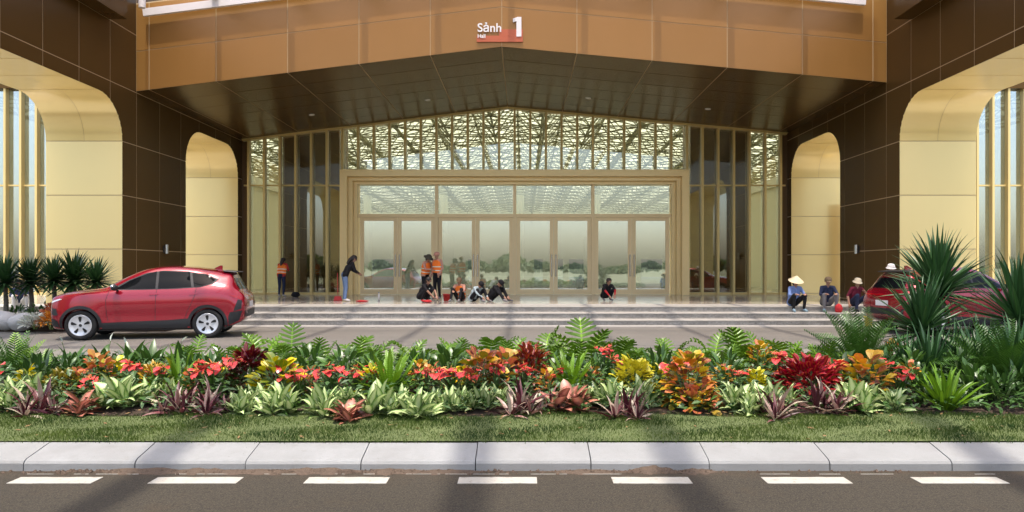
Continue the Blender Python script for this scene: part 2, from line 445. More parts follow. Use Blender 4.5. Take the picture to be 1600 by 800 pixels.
# wall lamps on the piers
def wall_lamp(sg, label):
    x = XC + sg * HW; D = 26.2 if sg < 0 else 26.35
    l = thing('wall_lamp', label, 'wall lamp', (x, D, 2.35), 0, 'wall lamps on the bronze piers')
    MB().box(min(0, -sg * 0.02), max(0, -sg * 0.02), -0.07, 0.07, -0.12, 0.12).build('back_plate', M['dark_metal'], l)
    MB().tube([(-sg * 0.09, 0, -0.16), (-sg * 0.09, 0, 0.16)], 0.07, 14).build('lamp_body', M['steel'], l)
    MB().bar((-sg * 0.015, 0, 0), (-sg * 0.04, 0, 0), 0.05).build('bracket', M['dark_metal'], l)
wall_lamp(-1, 'small grey cylinder wall lamp above the rear of the near car')
wall_lamp(1, 'small grey cylinder wall lamp above the man in maroon')

# hall sign
def text(body, size, loc, depth, mat, parent, name, bold=0.0):
    cu = bpy.data.curves.new(name, 'FONT'); cu.body = body; cu.size = size; cu.extrude = depth; cu.offset = bold
    cu.align_x = 'LEFT'; cu.align_y = 'BOTTOM_BASELINE'
    o = bpy.data.objects.new('tmp', cu); COL.objects.link(o)
    dg = bpy.context.evaluated_depsgraph_get(); me = bpy.data.meshes.new_from_object(o.evaluated_get(dg)); bpy.data.objects.remove(o)
    me.materials.clear(); me.materials.append(mat)
    return ob(name, me, parent, loc, (R(90), 0, 0))
P0 = at(745, 66, YC)
sign = thing('hall_sign', 'white lettered hall sign with red plate on the canopy front', 'sign', (P0.x, YC - 0.02, P0.z))
k = YC / 1150
MB().box(0, 72 * k, -0.03, 0.012, 0 * k, 9.5 * k).build('red_plate', M['sign_red'], sign)
MB().box(35 * k, 72 * k, -0.03, 0.012, 9.5 * k + 0.002, 19.5 * k).build('red_plate', M['sign_red'], sign)
text('S\u1ea3nh', 0.40, (1 * k, -0.04, 15.5 * k), 0.012, M['sign_white'], sign, 'lettering', 0.006)
text('Hall', 0.17, (1.2 * k, -0.045, 6.0 * k), 0.006, M['sign_white'], sign, 'lettering', 0.004)
MB().prism([(x * k, -0.05, z * k) for x, z in ((61.9, 8), (69.7, 8), (69.7, 38.5), (63.6, 38.5), (56.5, 35.8), (56.5, 30.2), (61.9, 32.2))], (0, 0.05, 0)).build('numeral', M['sign_white'], sign, True)

# ------------------------------------------------------------------ white glazed canopy in front of the bronze one
gc = thing('glazed_canopy', 'white steel framed glass canopy over the drop off road', 'canopy', (XC, 16, 9.6))
def zg(x): return zs(x) + (2.38 if x < XR else 2.42)
for y in (24.12, 20.4, 16.6, 12.8):
    for sg in (-1, 1):
        a, b = XR, XC + sg * ((12.05 if sg < 0 else 11.6) if y > 24 else 12.3)
        under(MB().bar((a, y, zg(a) + 0.11), (b, y, zg(b) + 0.11), 0.12 if y > 24 else 0.14, 0.24).build('cross_beam', M['white_metal']), gc)
for kx in range(-4, 5):
    x = XC + kx * 2.42
    under(MB().box(x - 0.11, x + 0.11, 12.6, 24.05, zg(x) + 0.25, zg(x) + 0.55).build('long_beam', M['white_metal']), gc)
for kx in range(-5, 5):
    for (y0, y1) in ((20.44, 24.05), (16.64, 20.36), (12.84, 16.56)):
        x0 = XC + kx * 2.42 + 0.012; x1 = XC + (kx + 1) * 2.42 - 0.012
        q = [(x0, y0, zg(x0) + 0.6), (x1, y0, zg(x1) + 0.6), (x1, y1, zg(x1) + 0.6), (x0, y1, zg(x0) + 0.6)]
        under(MB().prism(q, (0, 0, 0.02)).build('glass_panel', M['frosted_roof'], None, True), gc)
# small white spotlight under the frame
sx = at(222, 6, 22.6)
sl = thing('spotlight', 'small white cylinder spotlight at the left end of the glass canopy', 'spotlight', (sx.x, sx.y, sx.z))
MB().tube([(0, 0, -0.12), (0, 0, 0.16)], 0.1, 14).build('spotlight_body', M['white_metal'], sl)
MB().bar((0, 0, 0.16), (0, 0, 0.6), 0.04).build('stem', M['white_metal'], sl)

# front part of the glazed canopy, over the road before the bed (it throws the long bars of shade)
gf = thing('road_canopy', 'white steel canopy frame high over the road, out of view', 'canopy', (XC, 4, 11))
for x in (-5.6, -3.0, -0.42, 1.25, 3.85, 6.4):
    under(MB().box(x - 0.17, x + 0.17, -6.0, 12.4, 10.9, 11.2).build('long_beam', M['white_metal']), gf)
for y in (-5.9, 12.3):
    under(MB().box(-12.2, 11.4, y - 0.1, y + 0.1, 11.204, 11.4).build('cross_beam', M['white_metal']), gf)

# ------------------------------------------------------------------ the hall behind
hall = thing('exhibition_hall', 'exhibition hall with gold finned glass facade and double doors', 'building', (XC, YF, PZ))
FS = 0.708
def gp(x, y0, y1, z0, z1): pass
# fins across the whole front, with the top rail
for kf in range(-17, 18):
    x = XC + kf * FS
    bz = PZ if abs(kf) >= 11 else 6.06
    under(MB().box(x - 0.05, x + 0.05, YF - 0.26, YF - 0.012, bz, zs(x) - 0.10).build('facade_fin', M['gold_fin']), hall)
for sg in (-1, 1):
    a, b = XR, XC + sg * 12.3
    under(MB().bar((a, YF - 0.14, zs(a) - 0.05), (b, YF - 0.14, zs(b) - 0.05), 0.30, 0.09).build('top_rail', M['gold_fin']), hall)
    # transom and sill in the side bays
    x0, x1 = sorted((XC + sg * 7.80, XC + sg * 12.3))
    under(MB().box(x0, x1, YF - 0.09, YF - 0.014, 5.40, 5.47).build('transom', M['gold_fin']), hall)
    under(MB().box(x0, x1, YF - 0.2, YF + 0.1, PZ, PZ + 0.10).build('sill', M['gold_fin']), hall)
    x0, x1 = sorted((XC + sg * 12.1, XC + sg * (HW + 0.2)))
    under(MB().box(x0, x1, YF - 0.02, YF + 0.2, PZ, zs(x1 if sg > 0 else x0) + 0.1).build('end_panel', M['hall_brown']), hall)
# panes between the fins
for kf in range(-17, 17):
    x0, x1 = XC + kf * FS + 0.006, XC + (kf + 1) * FS - 0.006
    zt0, zt1 = zs(x0) - 0.08, zs(x1) - 0.08
    side = kf < -11 or kf >= 11
    lows = [(PZ + 0.10, 5.41), (5.46, None)] if side else [(5.98, None)]
    for lo, hi in lows:
        q = [(x0, YF, lo), (x1, YF, lo), (x1, YF, hi or zt1), (x0, YF, hi or zt0)]
        under(MB().prism(q, (0, 0.012, 0)).build('pane', M['facade_glass'], None, True), hall)
# portal frame
def ring(hw0, top0, hw1, top1, y0, y1):
    """a square-cornered arch between an outer and an inner outline"""
    m = MB(); o = [(-hw0, PZ), (-hw0, top0), (hw0, top0), (hw0, PZ)]; i = [(-hw1, PZ), (-hw1, top1), (hw1, top1), (hw1, PZ)]
    for k in range(3):
        q = [o[k], o[k + 1], i[k + 1], i[k]]
        m.prism([(XC + x, y0, z) for x, z in q], (0, y1 - y0, 0))
    return m
under(ring(7.76, 6.06, 7.44, 5.76, YF - 0.85, YF + 0.25).build('portal_frame', M['gold_frame'], None, True), hall)
under(ring(7.438, 5.758, 7.26, 5.60, YF - 0.55, YF + 0.25).build('portal_step', M['gold_frame'], None, True), hall)
under(ring(7.258, 5.598, 7.10, 5.46, YF - 0.30, YF + 0.25).build('portal_lining', M['gold_frame'], None, True), hall)
YD = YF + 0.0
for kk in range(-1, 2):
    x = XC + kk * 3.55
    under(MB().box(x - 0.07, x + 0.07, YD - 0.12, YD + 0.1, PZ, 5.46).build('mullion', M['door_metal']), hall)
under(MB().box(XC - 7.1, XC + 7.1, YD - 0.13, YD + 0.11, 3.98, 4.14).build('door_head', M['door_metal']), hall)
for kk in range(4):
    x0 = XC - 7.1 + kk * 3.55 + 0.07; x1 = x0 + 3.55 - 0.14
    under(MB().prism([(x0, YD - 0.01, 4.14), (x1, YD - 0.01, 4.14), (x1, YD - 0.01, 5.46), (x0, YD - 0.01, 5.46)], (0, 0.012, 0)).build('pane', M['facade_glass'], None, True), hall)
    for h in range(2):
        w_ = (x1 - x0) / 2; a = x0 + h * w_ + 0.008; b = a + w_ - 0.016
        st = 0.17
        m = MB()
        m.box(a, a + st, YD - 0.05, YD + 0.02, PZ + 0.012, 3.97); m.box(b - st, b, YD - 0.05, YD + 0.02, PZ + 0.012, 3.97)
        m.box(a + st, b - st, YD - 0.05, YD + 0.02, 3.83, 3.97); m.box(a + st, b - st, YD - 0.05, YD + 0.02, PZ + 0.012, PZ + 0.24)
        d = under(m.build('door', M['door_metal']), hall)
        MB().box(a + st - 0.004, b - st + 0.004, YD - 0.02, YD - 0.008, PZ + 0.236, 3.834).build('pane', M['door_glass'], d)
        hx = (b - st / 2) if h == 0 else (a + st / 2)
        mh = MB().tube([(hx, YD - 0.12, 1.3), (hx, YD - 0.12, 2.3)], 0.022, 8)
        mh.bar((hx, YD - 0.12, 1.4), (hx, YD - 0.05, 1.4), 0.02); mh.bar((hx, YD - 0.12, 2.2), (hx, YD - 0.05, 2.2), 0.02)
        mh.build('handle', M['steel'], d)
# facade outside the side walls
for sg in (-1, 1):
    xa = XC + sg * (HW + TH - 0.3)
    n = 22
    for kf in range(n):
        x = xa + sg * kf * FS
        under(MB().box(x - 0.05, x + 0.05, YF - 0.26, YF - 0.012, PZ, 9.8).build('facade_fin', M['gold_fin']), hall)
        if kf < n - 1:
            x0, x1 = sorted((x + sg * 0.006, x + sg * (FS - 0.006)))
            for lo, hi in ((PZ + 0.1, 5.41), (5.46, 9.8)):
                under(MB().box(x0, x1, YF, YF + 0.012, lo, hi).build('pane', M['door_glass']), hall)
    x0, x1 = sorted((xa, xa + sg * (n - 1) * FS))
    under(MB().box(x0, x1, YF - 0.09, YF - 0.014, 5.40, 5.47).build('transom', M['gold_fin']), hall)
    under(MB().box(x0, x1, YF - 0.2, YF + 0.1, PZ, PZ + 0.10).build('sill', M['gold_fin']), hall)
    under(MB().box(x0, x1, YF - 0.3, YF + 0.3, 9.8, 11.8).build('parapet', M['bronze']), hall)
under(MB().box(XC + 14.45, XC + 14.95, 32.0, 32.5, PZ, 4.6).build('gold_post', M['gold']), hall)
# inside: floor, walls, brown piers, far wall with openings, skylight and lattice
HX, HY1, HZ = 30.0, 104.0, 12.6; ZE = 10.7
under(MB().box(XC - HX, XC + HX, YF + 0.11, HY1, PZ - 0.3, PZ - 0.002).build('hall_floor', M['hall_floor']), hall)
for sg in (-1, 1):
    x0, x1 = sorted((XC + sg * HX, XC + sg * (HX + 0.4)))
    under(MB().box(x0, x1, YF - 0.2, HY1, PZ, HZ).build('hall_side_wall', M['hall_wall']), hall)
    x0, x1 = sorted((XC + sg * 8.2, XC + sg * 10.85))
    m = MB().box(x0, x1, YF + 0.9, YF + 2.6, PZ, HZ - 0.8)
    under(m.build('hall_pier', M['hall_brown']), hall)
    x0, x1 = sorted((XC + sg * 15.0, XC + sg * 16.2))
    under(MB().box(x0, x1, YF + 6, YF + 24, PZ, 6.4).build('hall_booth', M['hall_wall']), hall)
    under(MB().box(x0 - 0.15, x1 + 0.15, YF + 5.8, YF + 24.2, 6.41, 6.9).build('booth_band', M['hall_white']), hall)
    x0, x1 = sorted((XC + sg * 5.6, XC + sg * 8.0))
    under(MB().box(x0, x1, YF + 20, YF + 30, PZ, 4.4).build('hall_booth', M['hall_wall']), hall)
gaps = [(-21, -17.5), (-12.5, -11), (-7.5, -6.2), (1.9, 3.1), (4.6, 6.0), (6.8, 8.9), (9.6, 13.2), (17, 20)]
xs = -HX
for a, b in gaps + [(HX, HX)]:
    under(MB().box(XC + xs, XC + a, HY1, HY1 + 0.4, PZ, 3.0).build('far_wall', M['hall_wall']), hall); xs = b
under(MB().box(XC - HX, XC + HX, HY1, HY1 + 0.4, 3.0, 9.2).build('far_wall', M['hall_wall']), hall)
under(MB().box(XC - HX, XC + HX, HY1 - 0.5, HY1 + 0.4, 9.21, ZE).build('far_wall_band', M['hall_white']), hall)
for kx in range(-2, 3):
    x = XC + kx * 8.5
    under(MB().tube([(x, 82, PZ), (x, 82, 11)], 0.45, 14).build('hall_column', M['hall_wall']), hall)
sk = MB(); ZE = 10.7
sk.poly([(XC - HX, YF + 0.45, HZ), (XC + HX, YF + 0.45, HZ), (XC + HX, HY1, ZE), (XC - HX, HY1, ZE)])
under(sk.build('skylight_roof', M['skylight']), hall)
rl = random.Random(4)
m = MB(); st = 3.0; nx = 20; ny = 23
def thin(a, b, r_):
    r_ *= 0.85
    a = Vector(a); b = Vector(b); d = (b - a).normalized(); u = d.cross(Vector((0, 0, 1))).normalized() if abs(d.z) < 0.99 else Vector((1, 0, 0)); t_ = u.cross(d)
    k = [(u * math.cos(q) + t_ * math.sin(q)) * r_ for q in (0.5, 2.6, 4.7)]
    m.raw([a + q for q in k] + [b + q for q in k], [(0, 1, 4, 3), (1, 2, 5, 4), (2, 0, 3, 5)])
for i in range(-nx // 2, nx // 2 + 1):
    for j in range(ny):
        x = XC + i * st; y = YF + 1.2 + j * st; zu = HZ - 0.2 - (HZ - ZE) * j / ny; zl = zu - 1.9 + 0.9 * j / ny
        thin((x, y, zu), (x, y + st, zu), 0.11)
        if i < nx // 2:
            thin((x, y, zu), (x + st, y, zu), 0.05)
            thin((x, y, zu), (x + st, y + st, zu), 0.045); thin((x + st, y, zu), (x, y + st, zu), 0.045)
            c = (x + st / 2, y + st / 2, zl)
            for q in ((x, y, zu), (x + st, y, zu), (x, y + st, zu), (x + st, y + st, zu)): thin(c, q, 0.05)
            thin(c, (c[0] + st, c[1], zl), 0.045); thin(c, (c[0], c[1] + st, zl), 0.10); thin(c, (c[0] + st, c[1] + st, zl), 0.05); thin((c[0] + st, c[1], zl), (c[0], c[1] + st, zl), 0.05)
            thin((x + st / 2, y, zu + 0.05), (x + st / 2, y + st, zu + 0.05), 0.03); thin((x, y + st / 2, zu + 0.05), (x + st, y + st / 2, zu + 0.05), 0.03)
            if (i + 40) % 4 == 0:
                thin((c[0], c[1], zl - 0.05), (c[0], c[1] + st, zl - 1.4 if j % 2 else zl - 0.05), 0.05)
                thin((c[0], c[1], zl - 1.4), (c[0], c[1] + st, zl - 1.4), 0.08)
o = under(m.build('roof_lattice', M['lattice']), hall); o['kind'] = 'stuff'
# ================================================================== ground, roads, steps
def ground_mat(name, cols, scale, rough, bumpd, bscale, spots=None):
    t = NT(name)
    big = t.noise(scale, 6, 0.65); fine = t.noise(bscale, 4, 0.7)
    c = t.ramp(big, [(0.3, cols[0]), (0.7, cols[1])])
    c = t.mix(t.ramp(fine, [(0.35, 0.0), (0.75, 1.0)]), c, cols[2])
    if spots: c = t.mix(t.ramp(t.noise(spots[0], 5, 0.7), [(spots[1], 0.0), (spots[1] + 0.12, 0.75)]), c, spots[2])
    t.bsdf(c, rough, 0, 0.4, fine, bumpd); M[name] = t.m
def asphalt():
    t = NT('asphalt'); big = t.noise(0.45, 6, 0.7); fine = t.noise(75, 4, 0.85); mid = t.noise(22, 5, 0.8)
    c = t.ramp(big, [(0.3, (0.0239, 0.0186, 0.0118)), (0.7, (0.0379, 0.0297, 0.0189))])
    c = t.mix(t.ramp(fine, [(0.47, 0.0), (0.62, 0.95)]), c, (0.0922, 0.0753, 0.0485))
    c = t.mix(t.ramp(mid, [(0.3, 0.75), (0.5, 0.0)]), c, (0.0098, 0.0074, 0.0051))
    c = t.mix(t.ramp(t.noise(1.7, 6, 0.75), [(0.54, 0.0), (0.72, 0.6)]), c, (0.0570, 0.0392, 0.0211))
    tc = t.n('ShaderNodeTexCoord'); sx = t.n('ShaderNodeSeparateXYZ'); t.l(tc.outputs['Object'], sx.inputs[0])
    # dusty strip along the kerb
    k = t.math('MULTIPLY', t.ramp(t.math('DIVIDE', sx.outputs[1], 6.05), [(0.945, 0.0), (0.995, 1.0)]), t.ramp(t.noise(6, 5, 0.7), [(0.35, 0.15), (0.65, 0.85)]))
    c = t.mix(k, c, (0.0651, 0.0435, 0.0236))
    t.bsdf(c, 0.88, 0, 0.35, t.math('ADD', fine, t.math('MULTIPLY', mid, 0.8)), 0.012); M['asphalt'] = t.m
asphalt()
ground_mat('soil', ((0.035, 0.022, 0.014), (0.06, 0.038, 0.024), (0.05, 0.03, 0.02)), 3, 0.95, 0.02, 40)
ground_mat('turf', ((0.07, 0.10, 0.025), (0.11, 0.14, 0.04), (0.09, 0.10, 0.04)), 2, 0.9, 0.01, 90)
ground_mat('dry_ground', ((0.16, 0.14, 0.10), (0.12, 0.14, 0.06), (0.15, 0.15, 0.08)), 0.05, 0.95, 0.0, 2)
def kerb_mat():
    t = NT('kerb_stone'); rn = t.rnd()
    c = t.ramp(t.noise(2.2, 6, 0.7), [(0.3, (0.2035, 0.2012, 0.1932)), (0.7, (0.2691, 0.2681, 0.2623))])
    c = t.mix(t.ramp(t.noise(220, 3, 0.8), [(0.45, 0.0), (0.65, 0.5)]), c, (0.1575, 0.1554, 0.1518))
    c = t.mix(t.ramp(t.noise(5, 6, 0.8), [(0.56, 0.0), (0.70, 0.5)]), c, (0.1509, 0.1350, 0.1207))
    c = t.mix(t.ramp(t.noise(26, 4, 0.7), [(0.66, 0.0), (0.73, 0.7)]), c, (0.1050, 0.0945, 0.0828))
    c = t.mix(t.math('MULTIPLY', rn, 0.5), c, (0.1969, 0.1925, 0.1829))
    c = t.mix(t.ramp(t.noise(1.3, 5, 0.7, stretch=(1, 1, 3)), [(0.5, 0.0), (0.66, 0.45)]), c, (0.1772, 0.1687, 0.1621))
    t.bsdf(c, 0.78, 0, 0.35, t.noise(90, 4, 0.7), 0.004); M['kerb_stone'] = t.m
kerb_mat()
def paint_mat():
    t = NT('road_paint')
    c = t.ramp(t.noise(4, 6, 0.7), [(0.3, (0.3314, 0.3032, 0.2539)), (0.7, (0.3949, 0.3702, 0.3173))])
    c = t.mix(t.ramp(t.noise(14, 6, 0.85), [(0.55, 0.0), (0.68, 0.75)]), c, (0.1410, 0.1093, 0.0811))
    c = t.mix(t.ramp(t.noise(170, 3, 0.8), [(0.6, 0.0), (0.7, 0.6)]), c, (0.0705, 0.0564, 0.0458))
    t.bsdf(c, 0.75, 0, 0.3, t.noise(170, 3, 0.8), 0.004); M['road_paint'] = t.m
paint_mat()

t = NT('paving')
tc = t.n('ShaderNodeTexCoord'); br = t.n('ShaderNodeTexBrick'); t.l(tc.outputs['Object'], br.inputs['Vector'])
t.setin(br, Scale=1.0, Mortar_Size=0.008, Brick_Width=1.2, Row_Height=0.6)
br.inputs['Color1'].default_value = (0.1683, 0.1560, 0.1311, 1); br.inputs['Color2'].default_value = (0.1465, 0.1361, 0.1143, 1); br.inputs['Mortar'].default_value = (0.1122, 0.1062, 0.0941, 1)
c = t.mix(0.3, br.outputs[0], t.ramp(t.noise(60, 4, 0.7), [(0.3, (0.1246, 0.1195, 0.1076)), (0.7, (0.2244, 0.2191, 0.2017))]))
c = t.mix(t.ramp(t.noise(0.5, 4), [(0.5, 0.0), (0.75, 0.4)]), c, (0.1620, 0.1461, 0.1278))
t.bsdf(c, 0.6, 0, 0.4); M['paving'] = t.m

t = NT('granite')
fine = t.noise(16, 6, 0.85); rn = t.rnd()
c = t.ramp(fine, [(0.34, (0.0887, 0.0832, 0.0740)), (0.46, (0.2661, 0.2535, 0.2256)), (0.6, (0.3400, 0.3254, 0.2921)), (0.75, (0.4287, 0.4162, 0.3772))])
c = t.mix(t.math('MULTIPLY', rn, 0.25), c, (0.3696, 0.3557, 0.3254))
c = t.mix(t.ramp(t.noise(6, 5, 0.75, stretch=(0.5, 1, 1.2)), [(0.42, 0.0), (0.6, 0.6)]), c, (0.1478, 0.1362, 0.1220))
t.bsdf(c, 0.45, 0, 0.5); M['granite'] = t.m
t = NT('granite_edge')
t.bsdf(t.ramp(t.noise(60, 5, 0.8), [(0.3, (0.3400, 0.3254, 0.2884)), (0.7, (0.4583, 0.4427, 0.3994))]), 0.5, 0, 0.5); M['granite_edge'] = t.m
plain('dust', (0.085, 0.060, 0.043), 0.95, 0, 0.2, 0.3, 8, 0.02, 60)

def slab(name, x0, x1, y0, y1, z, mat, th=0.3): return struct(MB().box(x0, x1, y0, y1, z - th, z).build(name, mat))
slab('ground', -3000, 3000, -3000, 3000, -0.06, M['dry_ground'], 0.5)
slab('road', -120, 120, -14, 6.05, 0.0, M['asphalt'], 0.05)
slab('drop_off_road', -60, 60, 10.72, 21.29, 0.0, M['paving'], 0.05)
slab('platform', -45, 45, 22.95, YF + 0.105, PZ - 0.004, M['hall_floor'], 0.6)

# steps up to the platform, in granite blocks
stp = thing('entrance_steps', 'three speckled granite steps along the front of the hall platform', 'steps', (XC, 21.3, 0))
rs = random.Random(2)
for k in range(3):
    y0 = 21.3 + 0.75 * k; z1 = 0.16 * (k + 1); z0 = z1 - 0.16
    x = -24 - rs.random()
    while x < 24:
        L = 1.5
        lo = max(z0, 0.0)
        under(MB().box(x + 0.003, x + L - 0.003, y0, y0 + 0.80, lo - 0.02, z1 - 0.02).build('riser_block', M['granite']), stp)
        under(MB().box(x + 0.003, x + L - 0.003, y0 - 0.025, y0 + 0.775 + (0.9 if k == 2 else 0.0), z1 - 0.02, z1).build('tread_slab', M['granite_edge']), stp)
        x += L
# pale strip along the foot of the steps
for k in range(32):
    x = -24 + k * 1.5
    under(MB().box(x + 0.003, x + 1.497, 20.75, 21.272, -0.03, 0.02).build('edge_slab', M['granite_edge']), stp)

# kerb along the bed, every stone its own
kerb = thing('kerb', 'white stone kerb along the front of the flower bed', 'kerb', (0, 6.03, 0))
bev = 0.02
kx = [(p - 818) / 1150 * 6.03 for p in (40, 213, 385, 565, 743, 923, 1107, 1295, 1485)]
step = (kx[-1] - kx[0]) / 8
kx = [kx[0] - step * q for q in range(5, 0, -1)] + kx + [kx[-1] + step * q for q in range(1, 5)]
rk = random.Random(8)
for a, b in zip(kx, kx[1:]):
    h = rk.uniform(-0.004, 0.004); dy = rk.uniform(-0.006, 0.006)
    prof = [(6.0, 0.0 - 0.05), (6.005, 0.060 + h), (6.02, 0.080 + h), (6.045, 0.092 + h), (6.34, 0.156 + h), (6.355, 0.15 + h), (6.36, -0.05)]
    m = MB().prism([(a + 0.004, y + dy, z) for y, z in prof], (b - a - 0.008, 0, 0))
    under(m.build('kerb_stone', M['kerb_stone'], None, True), kerb)
bk = thing('rear_kerb', 'low grey kerb along the back of the flower bed', 'kerb', (0, 10.6, 0))
for k in range(24):
    x = -12 + k
    under(MB().box(x + 0.004, x + 0.996, 10.55, 10.7, -0.05, 0.12).build('kerb_stone', M['granite_edge']), bk)

# painted dashes on the road
rp = random.Random(3)
mk = [(80, 20, 150), (307, 238, 374), (541, 478, 606), (778, 716, 839), (1018, 957, 1079), (1259, 1195, 1326), (1500, 1432, 1568), (-150, -215, -90), (1742, 1680, 1808)]
for i, (c, p0, p1) in enumerate(sorted(mk)):
    D0 = 1150 * 1.65 / 325.5; D1 = 1150 * 1.65 / 338
    x0, x1 = (p0 - 818) / 1150 * 5.72, (p1 - 818) / 1150 * 5.72
    pts = []
    yy = (5.645, 5.815)
    n = 10
    for q in range(n + 1): pts.append((x0 + (x1 - x0) * q / n, yy[0] + rp.uniform(-0.004, 0.004)))
    for q in range(n + 1): pts.append((x1 - (x1 - x0) * q / n, yy[1] + rp.uniform(-0.004, 0.004)))
    o = MB().prism([(x, y, 0.001) for x, y in pts], (0, 0, 0.004)).build('road_marking', M['road_paint'], None, True)
    struct(o)
# broken chalk line beside the dashes
ch = MB(); rc = random.Random(14); x = -6.0
while x < 6.0:
    L = rc.uniform(0.05, 0.5)
    if rc.random() < 0.6: ch.box(x, x + L, 5.905 + rc.uniform(-0.002, 0.002), 5.912, 0.001, 0.0035)
    x += L + rc.uniform(0.02, 0.25)
struct(ch.build('chalk_line', M['road_paint']))
# grit and earth swept against the kerb
def grit():
    m = MB(); r_ = random.Random(12)
    for c, wd, n in ((-3.05, 0.5, 90), (-2.0, 0.3, 50), (-1.6, 0.5, 90), (-1.0, 0.4, 70), (-0.2, 0.5, 40), (0.55, 0.35, 50), (1.05, 0.18, 160), (1.3, 0.3, 60), (-3.6, 0.6, 60), (2.5, 1.0, 40), (-2.6, 1.5, 80)):
        for _ in range(n):
            x = r_.gauss(c, wd * 0.5); y = 5.995 - abs(r_.gauss(0, 0.035)); s = r_.uniform(0.004, 0.018)
            v = [(x + s * r_.uniform(0.6, 1.3) * a, y + s * r_.uniform(0.6, 1.3) * b, 0.001 + (s * r_.uniform(0.8, 1.5) if c_ else 0)) for a, b, c_ in ((-1, -1, 0), (1, -1, 0), (1, 1, 0), (-1, 1, 0), (-0.4, -0.3, 1), (0.4, 0.2, 1))]
            m.raw(v, [(0, 1, 4), (1, 5, 4), (1, 2, 5), (2, 3, 5), (3, 4, 5), (3, 0, 4)])
    # low drifts of earth
    for c, wd, h in ((-3.05, 0.42, 0.035), (-1.65, 0.40, 0.034), (-1.05, 0.3, 0.026), (-2.2, 0.45, 0.02), (1.05, 0.20, 0.06), (0.55, 0.35, 0.018), (1.4, 0.18, 0.026), (-2.6, 0.3, 0.03), (-0.6, 0.3, 0.018)):
        n = 14
        top = [(c + wd * (2 * q / n - 1), 5.998, h * max(0, math.cos(math.pi / 2 * (2 * q / n - 1))) * r_.uniform(0.6, 1.1)) for q in range(n + 1)]
        low = [(x, 5.99 - 0.02 - 0.10 * z / h * r_.uniform(0.6, 1.2), 0.001) for x, y, z in top]
        m.raw(top + low, [(n + 1 + q, n + 2 + q, q + 1, q) for q in range(n)])
    o = m.build('earth_drift', M['dust']); o['kind'] = 'stuff'; o['label'] = 'brown earth and grit swept against the kerb'; o['category'] = 'earth'
grit()

# flower bed earth
def zb(y):
    pts = [(6.3, 0.14), (7.05, 0.19), (8.4, 0.27), (9.6, 0.27), (10.56, 0.13)]
    for (a, za), (b, zb_) in zip(pts, pts[1:]):
        if y <= b: return za + (zb_ - za) * max(0.0, (y - a) / (b - a))
    return pts[-1][1]
m = MB(); rb = random.Random(5); nx, ny = 120, 20
vs = []
for j in range(ny + 1):
    y = 6.357 + (10.56 - 6.357) * j / ny
    for i in range(nx + 1): vs.append((-13 + 26 * i / nx, y, zb(y) + rb.uniform(-0.012, 0.012) * (0.3 if j < 4 else 1)))
m.raw(vs, [(j * (nx + 1) + i, j * (nx + 1) + i + 1, (j + 1) * (nx + 1) + i + 1, (j + 1) * (nx + 1) + i) for j in range(ny) for i in range(nx)], 0, True)
struct(m.build('bed_soil', M['soil']))

# mown grass strip: a sheet plus blades
m = MB(); vs = []; nx = 130
ed = random.Random(9)
for i in range(nx + 1):
    x = -13 + 26 * i / nx; e = 7.22 + 0.05 * math.sin(x * 2.1) + 0.03 * math.sin(x * 5.3 + 1)
    for k in range(5):
        y = 6.362 + (e - 6.362) * k / 4; vs.append((x, y, zb(y) + 0.018))
m.raw(vs, [(i * 5 + k, (i + 1) * 5 + k, (i + 1) * 5 + k + 1, i * 5 + k + 1) for i in range(nx) for k in range(4)], 0, True)
struct(m.build('lawn', M['turf']))
t = NT('blade')
c = t.mix(t.ramp(t.noise(2.2, 5, 0.65), [(0.35, 0.0), (0.68, 1.0)]), (0.0182, 0.0467, 0.0047), (0.0912, 0.1320, 0.0166))
t.bsdf(c, 0.6, 0, 0.3, trans=0.25); M['blade'] = t.m
def blades():
    v = []; f = []; r_ = random.Random(21)
    for _ in range(92000):
        x = r_.uniform(-8.6, 8.6)
        e = 7.26 + 0.05 * math.sin(x * 2.1) + 0.03 * math.sin(x * 5.3 + 1)
        y = 6.345 + (e - 6.345) * r_.random() + r_.gauss(0, 0.02)
        tall = 0.6 + 0.7 * (0.5 + 0.5 * math.sin(x * 3.3 + math.sin(y * 7) * 2))
        h = r_.uniform(0.018, 0.042) * tall; a = r_.uniform(0, 6.283); wd = r_.uniform(0.0016, 0.003); z = zb(y) + 0.012
        dx, dy = math.cos(a) * wd, math.sin(a) * wd; l = r_.uniform(0.1, 0.8) * h; b = r_.uniform(0, 6.283)
        i = len(v)
        v += [(x - dx, y - dy, z), (x + dx, y + dy, z), (x + dx * 0.7 + 0.4 * l * math.cos(b), y + dy * 0.7 + 0.4 * l * math.sin(b), z + h * 0.6), (x + l * math.cos(b), y + l * math.sin(b), z + h)]
        f += [(i, i + 1, i + 2), (i, i + 2, i + 3)]
    me = bpy.data.meshes.new('grass'); me.from_pydata(v, [], f); me.materials.append(M['blade'])
    o = ob('grass', me); o['kind'] = 'stuff'; o['label'] = 'short mown grass between the kerb and the flowers'; o['category'] = 'grass'
blades()
